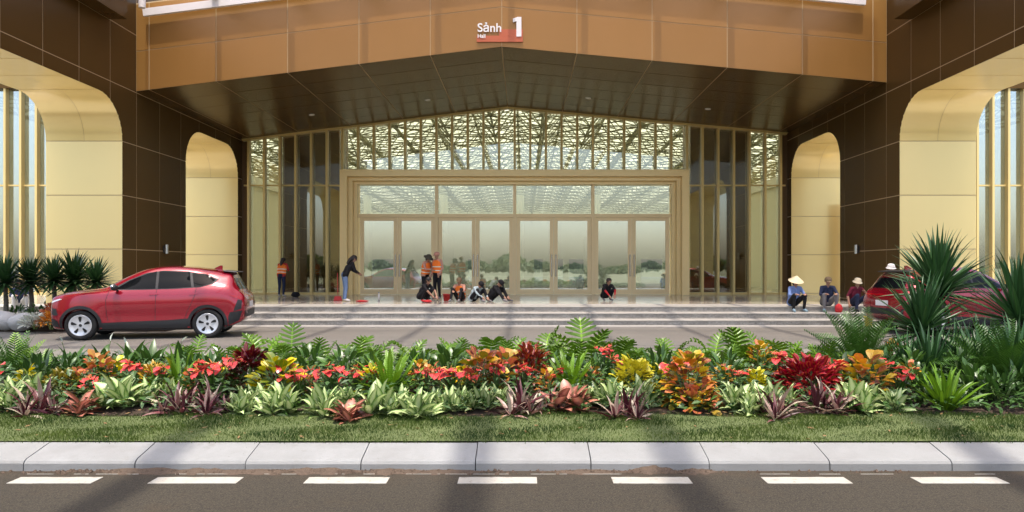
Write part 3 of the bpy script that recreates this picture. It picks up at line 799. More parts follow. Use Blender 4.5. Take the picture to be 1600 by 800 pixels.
# ================================================================== planting
PR = random.Random(77)
def uvn(t):
    tc = t.n('ShaderNodeTexCoord'); sx = t.n('ShaderNodeSeparateXYZ'); t.l(tc.outputs['UV'], sx.inputs[0])
    return sx.outputs[0], sx.outputs[1], tc.outputs['UV']
def leaf_mat(name, build, rough=0.42, trans=0.22, spec=0.5):
    t = NT(name); c = build(t)
    hs = t.n('ShaderNodeHueSaturation'); t.l(c, hs.inputs['Color'])
    t.l(t.math('ADD', 0.66, t.math('MULTIPLY', t.rnd(), 0.5)), hs.inputs['Value']); hs.inputs['Saturation'].default_value = 1.08
    t.bsdf(hs.outputs[0], rough, 0, spec, trans=trans); M[name] = t.m
def edge_of(t, u): return t.math('MULTIPLY', t.math('ABSOLUTE', t.math('SUBTRACT', u, 0.5)), 2.0)
def b_striped(t):
    u, v, uv = uvn(t); e = edge_of(t, u)
    n = t.noise(6, 4, 0.7, uv, stretch=(6.0, 1.2, 1)); e2 = t.math('ADD', e, t.math('MULTIPLY', t.math('SUBTRACT', n, 0.5), 1.5))
    return t.ramp(e2, [(0.32, (0.54, 0.60, 0.31)), (0.62, (0.33, 0.43, 0.16)), (0.92, (0.075, 0.165, 0.035))])
def b_tricolor(t):
    u, v, uv = uvn(t); n = t.noise(4, 3, 0.6, uv, stretch=(7.0, 0.5, 1)); 
    n = t.math('ADD', n, t.math('MULTIPLY', t.math('SUBTRACT', t.rnd(), 0.55), 0.35))
    return t.ramp(n, [(0.34, (0.045, 0.010, 0.018)), (0.47, (0.14, 0.018, 0.035)), (0.54, (0.36, 0.17, 0.16)), (0.62, (0.50, 0.45, 0.34)), (0.75, (0.16, 0.18, 0.10))])
def b_pink(t):
    u, v, uv = uvn(t); e = edge_of(t, u); n = t.noise(9, 4, 0.7, uv)
    e2 = t.math('ADD', e, t.math('MULTIPLY', t.math('SUBTRACT', n, 0.5), 0.7))
    return t.ramp(e2, [(0.15, (0.52, 0.23, 0.17)), (0.5, (0.40, 0.14, 0.11)), (0.85, (0.17, 0.10, 0.05))])
def b_croton(stops):
    def f(t):
        u, v, uv = uvn(t); e = edge_of(t, u)
        n = t.noise(5, 3, 0.6, uv); r_ = t.math('ADD', t.rnd(), t.math('MULTIPLY', t.math('SUBTRACT', n, 0.5), 0.5))
        c = t.ramp(r_, stops)
        return t.mix(t.ramp(e, [(0.03, 0.55), (0.14, 0.0)]), c, (0.55, 0.34, 0.04))
    return f
def b_plain(c0, c1, rib=None):
    def f(t):
        u, v, uv = uvn(t); e = edge_of(t, u); n = t.noise(4, 3, 0.6, uv)
        c = t.mix(n, c0, c1)
        return t.mix(t.ramp(e, [(0.02, 0.7), (0.12, 0.0)]), c, rib or tuple(min(1, q * 2.0) for q in c1))
    return f
leaf_mat('striped_leaf', b_striped)
leaf_mat('tricolor_leaf', b_tricolor)
leaf_mat('pink_leaf', b_pink)
leaf_mat('yellow_croton', b_croton([(0.15, (0.14, 0.20, 0.02)), (0.4, (0.42, 0.38, 0.03)), (0.7, (0.66, 0.50, 0.04)), (0.95, (0.30, 0.30, 0.03))]))
leaf_mat('orange_croton', b_croton([(0.05, (0.24, 0.24, 0.03)), (0.25, (0.58, 0.45, 0.06)), (0.45, (0.62, 0.33, 0.06)), (0.65, (0.60, 0.22, 0.06)), (0.82, (0.52, 0.19, 0.12)), (0.97, (0.16, 0.05, 0.03))]))
leaf_mat('coral_croton', b_croton([(0.1, (0.44, 0.32, 0.06)), (0.35, (0.55, 0.24, 0.10)), (0.6, (0.56, 0.16, 0.10)), (0.9, (0.32, 0.10, 0.06))]))
leaf_mat('ochre_croton', b_croton([(0.1, (0.20, 0.18, 0.03)), (0.4, (0.46, 0.30, 0.05)), (0.7, (0.46, 0.18, 0.05)), (0.95, (0.16, 0.16, 0.04))]))
leaf_mat('lemon_croton', b_croton([(0.1, (0.66, 0.60, 0.06)), (0.5, (0.74, 0.66, 0.10)), (0.95, (0.42, 0.44, 0.05))]))
leaf_mat('burgundy_leaf', b_croton([(0.1, (0.09, 0.006, 0.014)), (0.5, (0.23, 0.012, 0.028)), (0.8, (0.40, 0.03, 0.045)), (0.95, (0.06, 0.02, 0.012))]))
leaf_mat('red_spathe', b_plain((0.56, 0.06, 0.06), (0.66, 0.13, 0.125), (0.75, 0.2, 0.16)), 0.25, 0.12)
leaf_mat('white_spathe', b_plain((0.62, 0.66, 0.56), (0.72, 0.74, 0.66)), 0.5, 0.2)
leaf_mat('green_leaf', b_plain((0.04, 0.092, 0.02), (0.08, 0.15, 0.032)), 0.35)
leaf_mat('dark_leaf', b_plain((0.028, 0.066, 0.018), (0.06, 0.12, 0.028)), 0.4, 0.15)
leaf_mat('bright_leaf', b_plain((0.09, 0.19, 0.02), (0.17, 0.29, 0.035)), 0.4, 0.28)
leaf_mat('lobed_leaf', b_plain((0.065, 0.14, 0.018), (0.15, 0.25, 0.03)), 0.38, 0.25)
leaf_mat('fern_leaf', b_plain((0.10, 0.20, 0.018), (0.17, 0.29, 0.035)), 0.45, 0.28)
leaf_mat('yucca_leaf', b_plain((0.022, 0.06, 0.022), (0.045, 0.10, 0.032)), 0.4, 0.12)
leaf_mat('cycad_leaf', b_plain((0.028, 0.072, 0.014), (0.06, 0.125, 0.024)), 0.4, 0.18)
leaf_mat('hazy_leaf', b_plain((0.07, 0.12, 0.04), (0.13, 0.18, 0.07)), 0.6, 0.2)  # greens made paler; distance haze is put into the leaf colour
plain('stem_green', (0.08, 0.13, 0.03), 0.6)
plain('spadix', (0.62, 0.42, 0.12), 0.6)
plain('palm_trunk', (0.14, 0.12, 0.095), 0.9, 0, 0.3, 0.25, 12, 0.02, 30)
plain('boulder', (0.50, 0.49, 0.47), 0.85, 0, 0.3, 0.25, 3, 0.03, 8)

def leaf_mesh(name, L, W, prof, droop, fold, mat, n=6, twist=0.0, wave=0.0):
    m = MB(); x = z = 0.0; pts = []; d = L / n
    for i in range(n + 1):
        t = i / n; a = -droop * t * t
        w_ = W * prof(t) / 2; zz = z + wave * math.sin(t * 9)
        tw = twist * t
        pts.append([(x, -w_ * math.cos(tw), zz + w_ * fold - w_ * math.sin(tw)), (x, 0, zz), (x, w_ * math.cos(tw), zz + w_ * fold + w_ * math.sin(tw))])
        x += d * math.cos(a); z += d * math.sin(a)
    for i in range(n):
        for k in range(2):
            m.poly([pts[i][k], pts[i + 1][k], pts[i + 1][k + 1], pts[i][k + 1]], 0,
                   [(k / 2, i / n), (k / 2, (i + 1) / n), ((k + 1) / 2, (i + 1) / n), ((k + 1) / 2, i / n)], True)
    me = m.mesh(name, M[mat]); bm = bmesh.new(); bm.from_mesh(me); bmesh.ops.remove_doubles(bm, verts=bm.verts, dist=1e-5); bm.to_mesh(me); bm.free()
    for p in me.polygons: p.use_smooth = True
    return me
lance = lambda t: (math.sin(math.pi * min(1, t ** 0.75)) ** 0.8) * (1 - 0.15 * t) + (0.10 if t < 0.1 else 0) 
ovate = lambda t: max(0.0, math.sin(math.pi * t ** 0.7)) ** 0.6
obov = lambda t: max(0.02, math.sin(math.pi * t ** 1.35)) ** 0.7
strap = lambda t: min(1.0, 0.55 + 1.5 * t) * (1 - t ** 3.5)
heart = lambda t: (0.9 if t < 0.02 else 1.0) * max(0.0, (1 - t) ** 0.65) * (1 + 0.6 * t)
sword = lambda t: (0.8 + 0.5 * math.sin(math.pi * t)) * (1 - t ** 2.2) * 0.9

def variants(name, L, W, prof, mat, droops, fold=0.25, n=6, wave=0.0):
    return [leaf_mesh(name, L, W, prof, d, fold, mat, n, PR.uniform(-0.4, 0.4), wave) for d in droops]
LV = {
 'striped': variants('leaf', 1, 0.36, lance, 'striped_leaf', (0.5, 0.9, 1.3)),
 'tricolor': variants('leaf', 1, 0.135, sword, 'tricolor_leaf', (0.3, 0.7, 1.1), 0.4),
 'pink': variants('leaf', 1, 0.55, ovate, 'pink_leaf', (0.4, 0.9), 0.2),
 'yellow_croton': variants('leaf', 1, 0.60, obov, 'yellow_croton', (0.4, 0.9), 0.2),
 'orange_croton': variants('leaf', 1, 0.72, obov, 'orange_croton', (0.4, 0.9), 0.2),
 'coral_croton': variants('leaf', 1, 0.72, obov, 'coral_croton', (0.4, 0.9), 0.2),
 'ochre_croton': variants('leaf', 1, 0.4, lance, 'ochre_croton', (0.5, 1.0), 0.25, 3),
 'lemon_croton': variants('leaf', 1, 0.62, ovate, 'lemon_croton', (0.5, 1.0), 0.25, 3),
 'burgundy': variants('leaf', 1, 0.46, lance, 'burgundy_leaf', (0.5, 1.1), 0.25, 4),
 'spathe': variants('flower', 1, 0.85, heart, 'red_spathe', (0.5, 0.9), 0.22, 5),
 'white': variants('flower', 1, 0.5, lance, 'white_spathe', (0.2, 0.5), 0.5, 5),
 'green': variants('leaf', 1, 0.40, ovate, 'green_leaf', (0.5, 0.9, 1.3), 0.22),
 'lily': variants('leaf', 1, 0.27, lance, 'green_leaf', (0.6, 1.1, 1.5), 0.25),
 'dark': variants('leaf', 1, 0.3, lance, 'dark_leaf', (0.5, 1.0), 0.25, 4),
 'bright': variants('leaf', 1, 0.13, strap, 'bright_leaf', (0.15, 0.5, 0.9), 0.35, 7, 0.006),
 'yucca': variants('leaf', 1, 0.075, sword, 'yucca_leaf', (0.05, 0.25, 0.6), 0.5, 6),
 'grassy': variants('leaf', 1, 0.05, sword, 'cycad_leaf', (0.5, 1.0, 1.6), 0.5, 8),
}
def frond(name, mat, n, leaflet, wid, droop, vee, taper=0.8):
    """a midrib with n pairs of narrow leaflets, unit length"""
    m = MB(); pts = []; x = z = 0.0; N = n
    for i in range(N + 1):
        t = i / N; a = -droop * t * t; pts.append((Vector((x, 0, z)), a)); x += math.cos(a) / N; z += math.sin(a) / N
    for i in range(N):
        (p, a), (q, _) = pts[i], pts[i + 1]; w_ = 0.006 * (1.1 - i / N)
        m.poly([p + Vector((0, -w_, 0)), q + Vector((0, -w_, 0)), q + Vector((0, w_, 0)), p + Vector((0, w_, 0))], 0, [(0.4, 0), (0.4, 1), (0.6, 1), (0.6, 0)])
        t = i / N
        if t < 0.12: continue
        l = leaflet * (math.sin(math.pi * (0.12 + 0.86 * t)) ** 0.7) * (1 - 0.3 * t * taper) * PR.uniform(0.85, 1.1); w2 = wid / 2
        for s in (-1, 1):
            d = Vector((math.cos(a) * 0.62, s * 0.8, math.sin(a) * 0.62 + vee)).normalized(); u = Vector((math.cos(a), 0, math.sin(a)))
            e = p + d * l - Vector((0, 0, 0.15 * l)); mid = p + d * l * 0.5
            m.poly([p - u * w2 * 0.5, mid - u * w2, mid + u * w2, p + u * w2 * 0.5], 0, [(0.2, 0), (0.2, 0.5), (0.8, 0.5), (0.8, 0)])
            m.poly([mid - u * w2, e, mid + u * w2], 0, [(0.2, 0.5), (0.5, 1), (0.8, 0.5)])
    return m.mesh(name, M[mat])
FV = {
 'fern': [frond('frond', 'fern_leaf', 24, 0.105, 0.05, d, 0.12) for d in (0.15, 0.5, 0.9)],
 'feather': [frond('frond', 'cycad_leaf', 16, 0.24, 0.040, d, 0.2) for d in (0.4, 0.8)] + [frond('frond', 'fern_leaf', 16, 0.24, 0.040, 0.6, 0.2)],
 'cycad': [frond('frond', 'cycad_leaf', 26, 0.27, 0.024, d, 0.5) for d in (0.3, 0.7, 1.1)],
}
def lobed(name, mat, droop):
    """deeply cut philodendron blade on its stalk, unit length"""
    m = MB(); st = 0.42
    m.tube([(0, 0, 0), (st * 0.6, 0, 0.0), (st, 0, -0.01)], [0.012, 0.010, 0.008], 4, cap=False)
    for fi in range(len(m.f)): m.uv[fi] = [(0.3, 0.3)] * 4
    N = 7
    def mid(t): return Vector((st + (1 - st) * t * math.cos(droop * t * 0.6), 0, -(1 - st) * 0.5 * droop * t * t))
    for i in range(N):
        t0, t1 = i / N, (i + 0.8) / N; a, b = mid(t0), mid(t1); c = mid((i + 1) / N)
        ln = 0.30 * math.sin(math.pi * (0.22 + 0.7 * (i + 0.5) / N)) ** 0.9
        for s in (-1, 1):
            sweep = 0.45 - 0.75 * (1 - i / N)
            d = Vector((sweep + 0.35, s * 1.0, 0.12)).normalized()
            e = (a + b) / 2 + d * ln - Vector((0, 0, 0.10 * ln + droop * 0.12 * ln)); w_ = Vector((0.028, 0, 0))
            q = (a + b) / 2 + d * ln * 0.6 + Vector((0, 0, 0.01))
            m.poly([a, q - w_, q + w_, b], 0, [(0.5, t0), (0.9, t0), (0.9, t1), (0.5, t1)])
            m.poly([q - w_, e - w_ * 0.4, e + w_ * 0.4, q + w_], 0, [(0.7, t0), (1, t0), (1, t1), (0.7, t1)])
            m.poly([a, b, c, ((a + c) / 2 + Vector((0, s * 0.03, 0)))], 0, [(0.5, t0), (0.5, t1), (0.5, 1), (0.6, t0)])
    a = mid(1.0); m.poly([mid(0.93) + Vector((0, -0.03, 0)), a + Vector((0.07, 0, -0.03)), mid(0.93) + Vector((0, 0.03, 0))], 0, [(0.3, 0.9), (0.5, 1), (0.7, 0.9)])
    return m.mesh(name, M[mat])
LV['lobed'] = [lobed('leaf', 'lobed_leaf', d) for d in (0.4, 0.9, 1.3)]

def put(mesh, parent, loc, az, el, s, roll=0.0):
    o = bpy.data.objects.new(mesh.name.split('.')[0], mesh); COL.objects.link(o); o.parent = parent
    o.matrix_basis = Matrix.Translation(loc) @ Matrix.Rotation(az, 4, 'Z') @ Matrix.Rotation(-el, 4, 'Y') @ Matrix.Rotation(roll, 4, 'X') @ Matrix.Diagonal((s, s, s, 1))
    return o
def rosette(root, meshes, n, el0, el1, s0, s1, z0=0.0, z1=0.0, rad=0.02, ring=None):
    a = PR.uniform(0, 6.28)
    for i in range(n):
        t = i / max(1, n - 1); a += 2.39996
        el = el0 + (el1 - el0) * t + PR.uniform(-0.12, 0.12); s = s0 + (s1 - s0) * t
        aa = a + PR.uniform(-0.25, 0.25); r_ = rad * (1 - 0.5 * t)
        put(PR.choice(meshes), root, (r_ * math.cos(aa), r_ * math.sin(aa), z0 + (z1 - z0) * t), aa, el, s * PR.uniform(0.85, 1.12), PR.uniform(-0.3, 0.3))
def dome(root, meshes, n, rx, h, s, low=0.15, up=0.5, clump=0.0):
    """leaves over a bushy dome, each pointing out of it"""
    for i in range(n):
        a = 2.39996 * i + PR.uniform(-0.3, 0.3); q = (i + 0.5) / n; zt = low + (1 - low) * q
        rr = math.sqrt(max(0, 1 - zt * zt * 0.9)) * rx * PR.uniform(0.55, 0.9)
        put(PR.choice(meshes), root, (rr * math.cos(a), rr * math.sin(a), h * zt * PR.uniform(0.78, 0.95)), a + PR.uniform(-0.6, 0.6), -0.1 + (up + 0.5) * q + PR.uniform(-0.3, 0.3), s * PR.uniform(0.8, 1.2), PR.uniform(-0.5, 0.5))
def join_bush(root, meshes, n, rx, h, s, name='foliage', up=0.6):
    """as dome(), for leaves too fine to pick apart: one mesh"""
    bm = bmesh.new(); src = meshes
    for i in range(n):
        a = 2.39996 * i + PR.uniform(-0.3, 0.3); q = PR.random(); zt = 0.2 + 0.8 * q
        rr = math.sqrt(max(0, 1 - zt * zt * 0.9)) * rx * PR.uniform(0.5, 0.95); k = s * PR.uniform(0.7, 1.25)
        mt = Matrix.Translation((rr * math.cos(a), rr * math.sin(a), h * zt * PR.uniform(0.7, 0.97))) @ Matrix.Rotation(a + PR.uniform(-0.7, 0.7), 4, 'Z') @ Matrix.Rotation(-(-0.1 + (up + 0.5) * q + PR.uniform(-0.35, 0.35)), 4, 'Y') @ Matrix.Rotation(PR.uniform(-0.6, 0.6), 4, 'X') @ Matrix.Diagonal((k, k, k, 1))
        nv = len(bm.verts); bm.from_mesh(PR.choice(src)); bm.verts.ensure_lookup_table()
        bmesh.ops.transform(bm, matrix=mt, verts=bm.verts[nv:])
    me = bpy.data.meshes.new(name); bm.to_mesh(me); bm.free(); me.materials.append(src[0].materials[0])
    o = ob(name, me, root); o['kind'] = 'stuff'; return o
def stems(root, n, rx, h):
    m = MB()
    for i in range(n):
        a = i * 2.4; b = (rx * 0.5 * math.cos(a), rx * 0.5 * math.sin(a), h * 0.75)
        m.tube([(0.15 * b[0], 0.15 * b[1], -0.03), (0.6 * b[0], 0.6 * b[1], h * 0.4), b], [0.012, 0.009, 0.006], 5, cap=False)
    m.build('stem', M['stem_green'], root)

PL = []        # (root, x, D, name, look)
def plant(name, px, D, look, group):
    if D < 8.2: D += PR.uniform(-0.09, 0.12); px += PR.uniform(-5, 5)
    x = (px - 818) / 1150 * D
    o = ob(name, None, None, (x, D, zb(D) - 0.012), (0, 0, PR.uniform(0, 6.28)), PR.uniform(0.9, 1.12))
    o['category'] = 'plant'; o['group'] = group; PL.append((o, px, look)); return o
def wpx(w_, D): return w_ * D / 1150

def clumps(r_, meshes, s, nc, nl, el0=0.1, el1=1.3, spread=0.5, smin=0.6, smax=1.05):
    """several rosettes grown together into one bushy plant"""
    cs = [(0, 0, 1.0)] + [(s * spread * PR.uniform(0.7, 1.2) * math.cos(2 * math.pi * q / nc + PR.uniform(-0.6, 0.6)), s * spread * PR.uniform(0.7, 1.2) * math.sin(2 * math.pi * q / nc + PR.uniform(-0.6, 0.6)), PR.uniform(0.65, 0.95)) for q in range(nc)]
    for cx, cy, k in cs:
        a = PR.uniform(0, 6.28); zt = s * PR.uniform(0.15, 0.4) * k
        for i in range(nl):
            t = i / (nl - 1); a += 2.39996
            put(PR.choice(meshes), r_, (cx + 0.02 * math.cos(a), cy + 0.02 * math.sin(a), 0.01 + zt * t), a + PR.uniform(-0.35, 0.35), el0 + (el1 - el0) * t + PR.uniform(-0.25, 0.2), s * k * PR.uniform(smin, smax), PR.uniform(-0.6, 0.6))
def striped(px, D, wd):
    r_ = plant('striped_aglaonema', px, D, 'cream striped pale green leafy plant', 'cream striped plants'); s = wpx(wd, D) * PR.uniform(0.66, 0.8)
    clumps(r_, LV['striped'], s, PR.choice((3, 4)), 14, 0.3, 1.45, 0.36)
def tricolor(px, D, wd):
    r_ = plant('tricolor_spiderwort', px, D, 'purple and white striped spiky plant', 'purple striped spiky plants'); s = wpx(wd, D) * 0.58
    clumps(r_, LV['tricolor'], s, PR.choice((3, 4)), 14, 0.15, 1.4, 0.42, 0.6, 1.15)
def pink(px, D, wd):
    r_ = plant('pink_aglaonema', px, D, 'dusky pink broad leaved plant', 'dusky pink plants'); s = wpx(wd, D) * 0.52
    clumps(r_, LV['pink'], s * 1.05, 3, 11, 0.15, 1.05, 0.4, 0.55, 1.0)
def croton(kind, look, px, D, wd, h, leaf, n):
    r_ = plant('croton', px, D, look, 'crotons in the bed'); rx = wpx(wd, D) / 2
    stems(r_, 6, rx, h); dome(r_, LV[kind], int(n * 1.7), rx * 0.95, h, leaf * 0.92, 0.1)
def fine(kind, name, look, px, D, wd, h, leaf, n):
    r_ = plant(name, px, D, look, 'fine leaved coloured shrubs'); rx = wpx(wd, D) / 2
    stems(r_, 6, rx, h); join_bush(r_, LV[kind], int(n * 1.5), rx * 1.05, h, leaf)
def anthurium(px, D, wd, h, nf, seed=0):
    r_ = plant('red_anthurium', px, D, 'anthurium with glossy red flowers', 'red anthuriums'); rx = wpx(wd, D) / 2
    rosette(r_, LV['green'], 15, 0.1, 1.1, rx * 0.95, rx * 0.7, 0.03, h * 0.45, 0.03)
    m = MB(); fl = []
    for i in range(nf + 5):
        a = 2.4 * i + PR.uniform(-0.4, 0.4); q = rx * PR.uniform(0.15, 0.95); p = (q * math.cos(a), q * math.sin(a), h * PR.uniform(0.72, 1.0))
        m.tube([(0, 0, 0), (p[0] * 0.6, p[1] * 0.6, p[2] * 0.7), p], 0.005, 4, cap=False); fl.append((p, a))
    m.build('stem', M['stem_green'], r_)
    for p, a in fl:
        az = -r_.rotation_euler.z - math.pi / 2 + PR.uniform(-1.1, 1.1)      # the flowers turn to the road
        f = put(PR.choice(LV['spathe']), r_, p, az, PR.uniform(-0.5, 0.5), PR.uniform(0.085, 0.13), PR.uniform(-0.4, 0.4))
        MB().tube([(0.05, 0, 0.03), (0.3, 0, 0.22), (0.5, 0, 0.36)], [0.05, 0.045, 0.02], 6).build('spadix', M['spadix'], f)
def fern(px, D, wd, h, n=34, kind='fern', look='bright green sword fern', name='sword_fern'):
    r_ = plant(name, px, D, look, 'ferns in the bed'); s = wpx(wd, D) * 0.5
    a = 0.0
    for i in range(n):
        t = i / (n - 1); a += 2.39996
        put(PR.choice(FV[kind]), r_, (0.04 * math.cos(a), 0.04 * math.sin(a), 0.02), a, 0.35 + 1.1 * t + PR.uniform(-0.1, 0.1), (s * (1 - t) + h * t) * PR.uniform(0.9, 1.15), PR.uniform(-0.2, 0.2))
def strapfern(px, D, wd, h, n=26, look='upright yellow green strap leaved fern'):
    r_ = plant('strap_fern', px, D, look, 'ferns in the bed'); s = wpx(wd, D) * 0.6
    rosette(r_, LV['bright'], n, 0.55, 1.45, s, h * 1.05, 0.0, 0.03, 0.06)
def philo(px, D, wd, h, n=13):
    r_ = plant('split_leaf_philodendron', px, D, 'split leaf philodendron', 'split leaf philodendrons'); s = max(wpx(wd, D) * 0.62, h * 0.75)
    rosette(r_, LV['lobed'], n, 0.5, 1.35, s * 1.05, h * 1.15, 0.0, 0.05, 0.03)
def lily(px, D, wd, h, nf):
    r_ = plant('peace_lily', px, D, 'dark green lily with white flowers', 'white flowered lilies'); s = wpx(wd, D) * 0.6
    rosette(r_, LV['lily'], 22, 0.4, 1.35, s, h * 0.9, 0.0, 0.08, 0.04)
    m = MB(); fl = []
    for i in range(nf):
        a = PR.uniform(0, 6.28); q = PR.uniform(0.03, 0.16); p = (q * math.cos(a), q * math.sin(a), h * PR.uniform(0.85, 1.08)); fl.append((p, a))
        m.tube([(0, 0, 0), (p[0] * 0.5, p[1] * 0.5, p[2] * 0.6), p], 0.004, 4, cap=False)
    if fl: m.build('stem', M['stem_green'], r_)
    for p, a in fl: put(PR.choice(LV['white']), r_, p, a, PR.uniform(0.7, 1.4), PR.uniform(0.075, 0.11), PR.uniform(-0.6, 0.6))
def darkshrub(px, D, wd, h, n=40):
    r_ = plant('dark_shrub', px, D, 'low dark green leafy shrub', 'dark green shrubs'); rx = wpx(wd, D) / 2
    stems(r_, 5, rx, h); dome(r_, LV[PR.choice(('dark', 'dark', 'green'))], int(n * 1.2), rx * 1.15, h, 0.16, 0.1, 0.9)

# --- front edge
for px, D, wd in ((14, 7.45, 60), (50, 7.75, 52), (186, 7.5, 62), (228, 7.75, 52), (372, 7.4, 62), (440, 7.3, 70), (502, 7.35, 62), (597, 7.18, 68), (655, 7.25, 58), (703, 7.4, 56), (750, 7.42, 58),
                  (955, 7.65, 62), (1000, 7.6, 60), (1146, 7.5, 62), (1192, 7.55, 58), (1232, 7.6, 52), (1340, 7.5, 66), (1390, 7.45, 54), (262, 7.95, 46), (412, 7.62, 48), (545, 7.62, 50), (630, 7.5, 50), (680, 7.6, 46), (728, 7.62, 44), (786, 7.7, 42), (918, 7.75, 44), (1168, 7.35, 52), (1360, 7.72, 50), (165, 7.8, 44), (20, 7.95, 46)):
    striped(px, D, wd)
for px, D, wd in ((65, 7.25, 82), (275, 7.22, 92), (326, 7.4, 70), (815, 7.25, 104), (860, 7.4, 72), (982, 7.2, 86), (1212, 7.12, 92), (1290, 7.25, 86)):
    tricolor(px, D, wd)
for px, D, wd in ((128, 7.35, 72), (546, 7.15, 66), (893, 7.4, 74)): pink(px, D, wd)
# --- coloured shrubs behind
fine('ochre_croton', 'ochre_croton', 'mound of fine ochre and orange leaves', 93, 7.95, 68, 0.34, 0.075, 260)
croton('coral_croton', 'coral and yellow croton', 152, 8.35, 52, 0.44, 0.12, 34)
croton('yellow_croton', 'small bright yellow croton', 178, 8.5, 44, 0.36, 0.11, 26)
fine('ochre_croton', 'ochre_croton', 'mound of fine ochre and orange leaves', 240, 8.2, 44, 0.36, 0.07, 180)
croton('yellow_croton', 'large yellow green croton with broad leaves', 430, 7.9, 84, 0.46, 0.15, 52)
croton('orange_croton', 'tall yellow and orange croton', 752, 8.3, 84, 0.50, 0.16, 56)
croton('coral_croton', 'coral and yellow croton', 790, 8.45, 40, 0.42, 0.12, 26)
croton('orange_croton', 'large orange and green croton reaching the lawn', 1076, 7.75, 84, 0.54, 0.125, 110)
croton('coral_croton', 'coral and yellow croton', 1090, 7.42, 70, 0.26, 0.13, 34)
croton('orange_croton', 'tall yellow and orange croton', 1355, 8.0, 76, 0.50, 0.15, 50)
croton('coral_croton', 'coral and yellow croton', 1402, 9.4, 50, 0.50, 0.14, 34)
croton('orange_croton', 'small orange croton near the back', 1187, 9.2, 40, 0.44, 0.12, 26)
fine('lemon_croton', 'lemon_croton', 'mound of fine lemon yellow leaves', 991, 8.0, 62, 0.40, 0.085, 200)
fine('lemon_croton', 'lemon_croton', 'mound of fine lemon yellow leaves', 1178, 8.0, 46, 0.34, 0.06, 190)
fine('burgundy', 'burgundy_croton', 'dense bush of burgundy leaves', 390, 8.35, 58, 0.44, 0.10, 190)
fine('burgundy', 'burgundy_croton', 'dense bush of burgundy leaves', 829, 8.5, 56, 0.46, 0.10, 190)
fine('burgundy', 'burgundy_croton', 'dense bush of burgundy leaves', 1262, 7.95, 108, 0.44, 0.12, 420)
for px, D, wd, h, nf in ((212, 8.2, 52, 0.40, 7), (338, 8.0, 60, 0.36, 8), (366, 8.25, 40, 0.38, 4), (-10, 8.2, 50, 0.36, 6), (470, 7.85, 48, 0.32, 5), (520, 8.0, 62, 0.38, 9), (562, 7.95, 50, 0.34, 6), (700, 7.85, 62, 0.36, 10), (738, 7.95, 44, 0.36, 5), (815, 8.15, 44, 0.36, 5),
                         (945, 8.9, 40, 0.50, 6), (1218, 8.2, 40, 0.44, 4), (1410, 7.9, 46, 0.36, 6), (140, 7.75, 40, 0.28, 4)):
    anthurium(px, D, wd, h, nf)
for i, px in enumerate((300, 352, 415, 482, 580, 655, 672, 726, 850, 925, 1028, 1128, 1300, 1318, 1422, 122, 38)):
    D = 8.05 + 0.12 * ((i * 7) % 4)
    k = ('coral_croton', 'yellow_croton', 'orange_croton')[i % 3]
    croton(k, {'coral_croton': 'coral and yellow croton', 'yellow_croton': 'small bright yellow croton', 'orange_croton': 'small orange croton among the flowers'}[k], px, D, 34 + 3 * (i % 4), 0.30 + 0.03 * (i % 3), 0.085, 24)
for i, px in enumerate((255, 316, 445, 590, 665, 780, 870, 965, 1045, 1150, 1305, 1375)):
    anthurium(px, 8.0 + 0.1 * (i % 4), 36, 0.32 + 0.03 * (i % 3), 2 + i % 3)
# --- ferns
fern(612, 8.05, 118, 0.52, 46); fern(892, 8.3, 104, 0.46, 40)
strapfern(280, 8.3, 84, 0.50); strapfern(245, 8.0, 50, 0.34, 16, 'small upright strap leaved fern')
strapfern(1475, 7.55, 108, 0.44, 34, 'bright green strap leaved fern at the lawn edge')
strapfern(320, 9.0, 60, 0.44, 18, 'upright strap leaved fern behind the red flowers')
fern(22, 9.3, 150, 0.62, 30, 'feather', 'feathery light green fern', 'feather_fern')
fern(70, 8.9, 90, 0.44, 20, 'feather', 'feathery light green fern', 'feather_fern')
fern(1345, 9.35, 165, 0.80, 44, 'cycad', 'dark green cycad with arching fronds', 'cycad')
fern(1562, 8.3, 210, 0.80, 50, 'cycad', 'large cycad at the right edge of the bed', 'cycad')
fern(1650, 8.6, 200, 0.75, 24, 'cycad', 'large cycad at the right edge of the bed', 'cycad')
# --- back rows
for px, D, wd, h in ((360, 9.4, 56, 0.42), (405, 9.75, 62, 0.56), (455, 9.7, 66, 0.60), (440, 9.2, 60, 0.40), (500, 9.5, 54, 0.46), (560, 9.75, 62, 0.54), (590, 9.3, 56, 0.46), (640, 9.8, 60, 0.48), (680, 9.3, 60, 0.46), (770, 9.9, 60, 0.54), (795, 9.5, 50, 0.46), (852, 9.9, 56, 0.58), (880, 9.6, 50, 0.46),
                     (912, 9.7, 68, 0.62), (968, 9.8, 62, 0.56), (985, 9.2, 50, 0.4), (1045, 9.6, 62, 0.50), (1080, 9.2, 56, 0.42), (1112, 9.6, 66, 0.50), (1140, 9.1, 50, 0.44), (1160, 9.6, 60, 0.52), (1190, 9.8, 56, 0.54), (1225, 9.4, 60, 0.48), (1262, 9.6, 66, 0.50), (1290, 9.1, 56, 0.44), (1020, 9.0, 50, 0.40), (715, 9.7, 56, 0.44), (300, 9.7, 54, 0.46)):
    philo(px, D, wd, h * 0.9)
for px, D, wd, h, nf in ((112, 9.5, 60, 0.46, 3), (160, 9.3, 60, 0.42, 2), (205, 9.6, 62, 0.46, 3), (190, 9.0, 56, 0.36, 2), (235, 9.5, 56, 0.46, 1), (280, 9.5, 60, 0.50, 2), (345, 9.2, 56, 0.44, 2), (132, 9.0, 56, 0.36, 1), (645, 9.1, 50, 0.46, 2), (1300, 9.8, 50, 0.4, 2)):
    lily(px, D, wd, h, nf // 2)
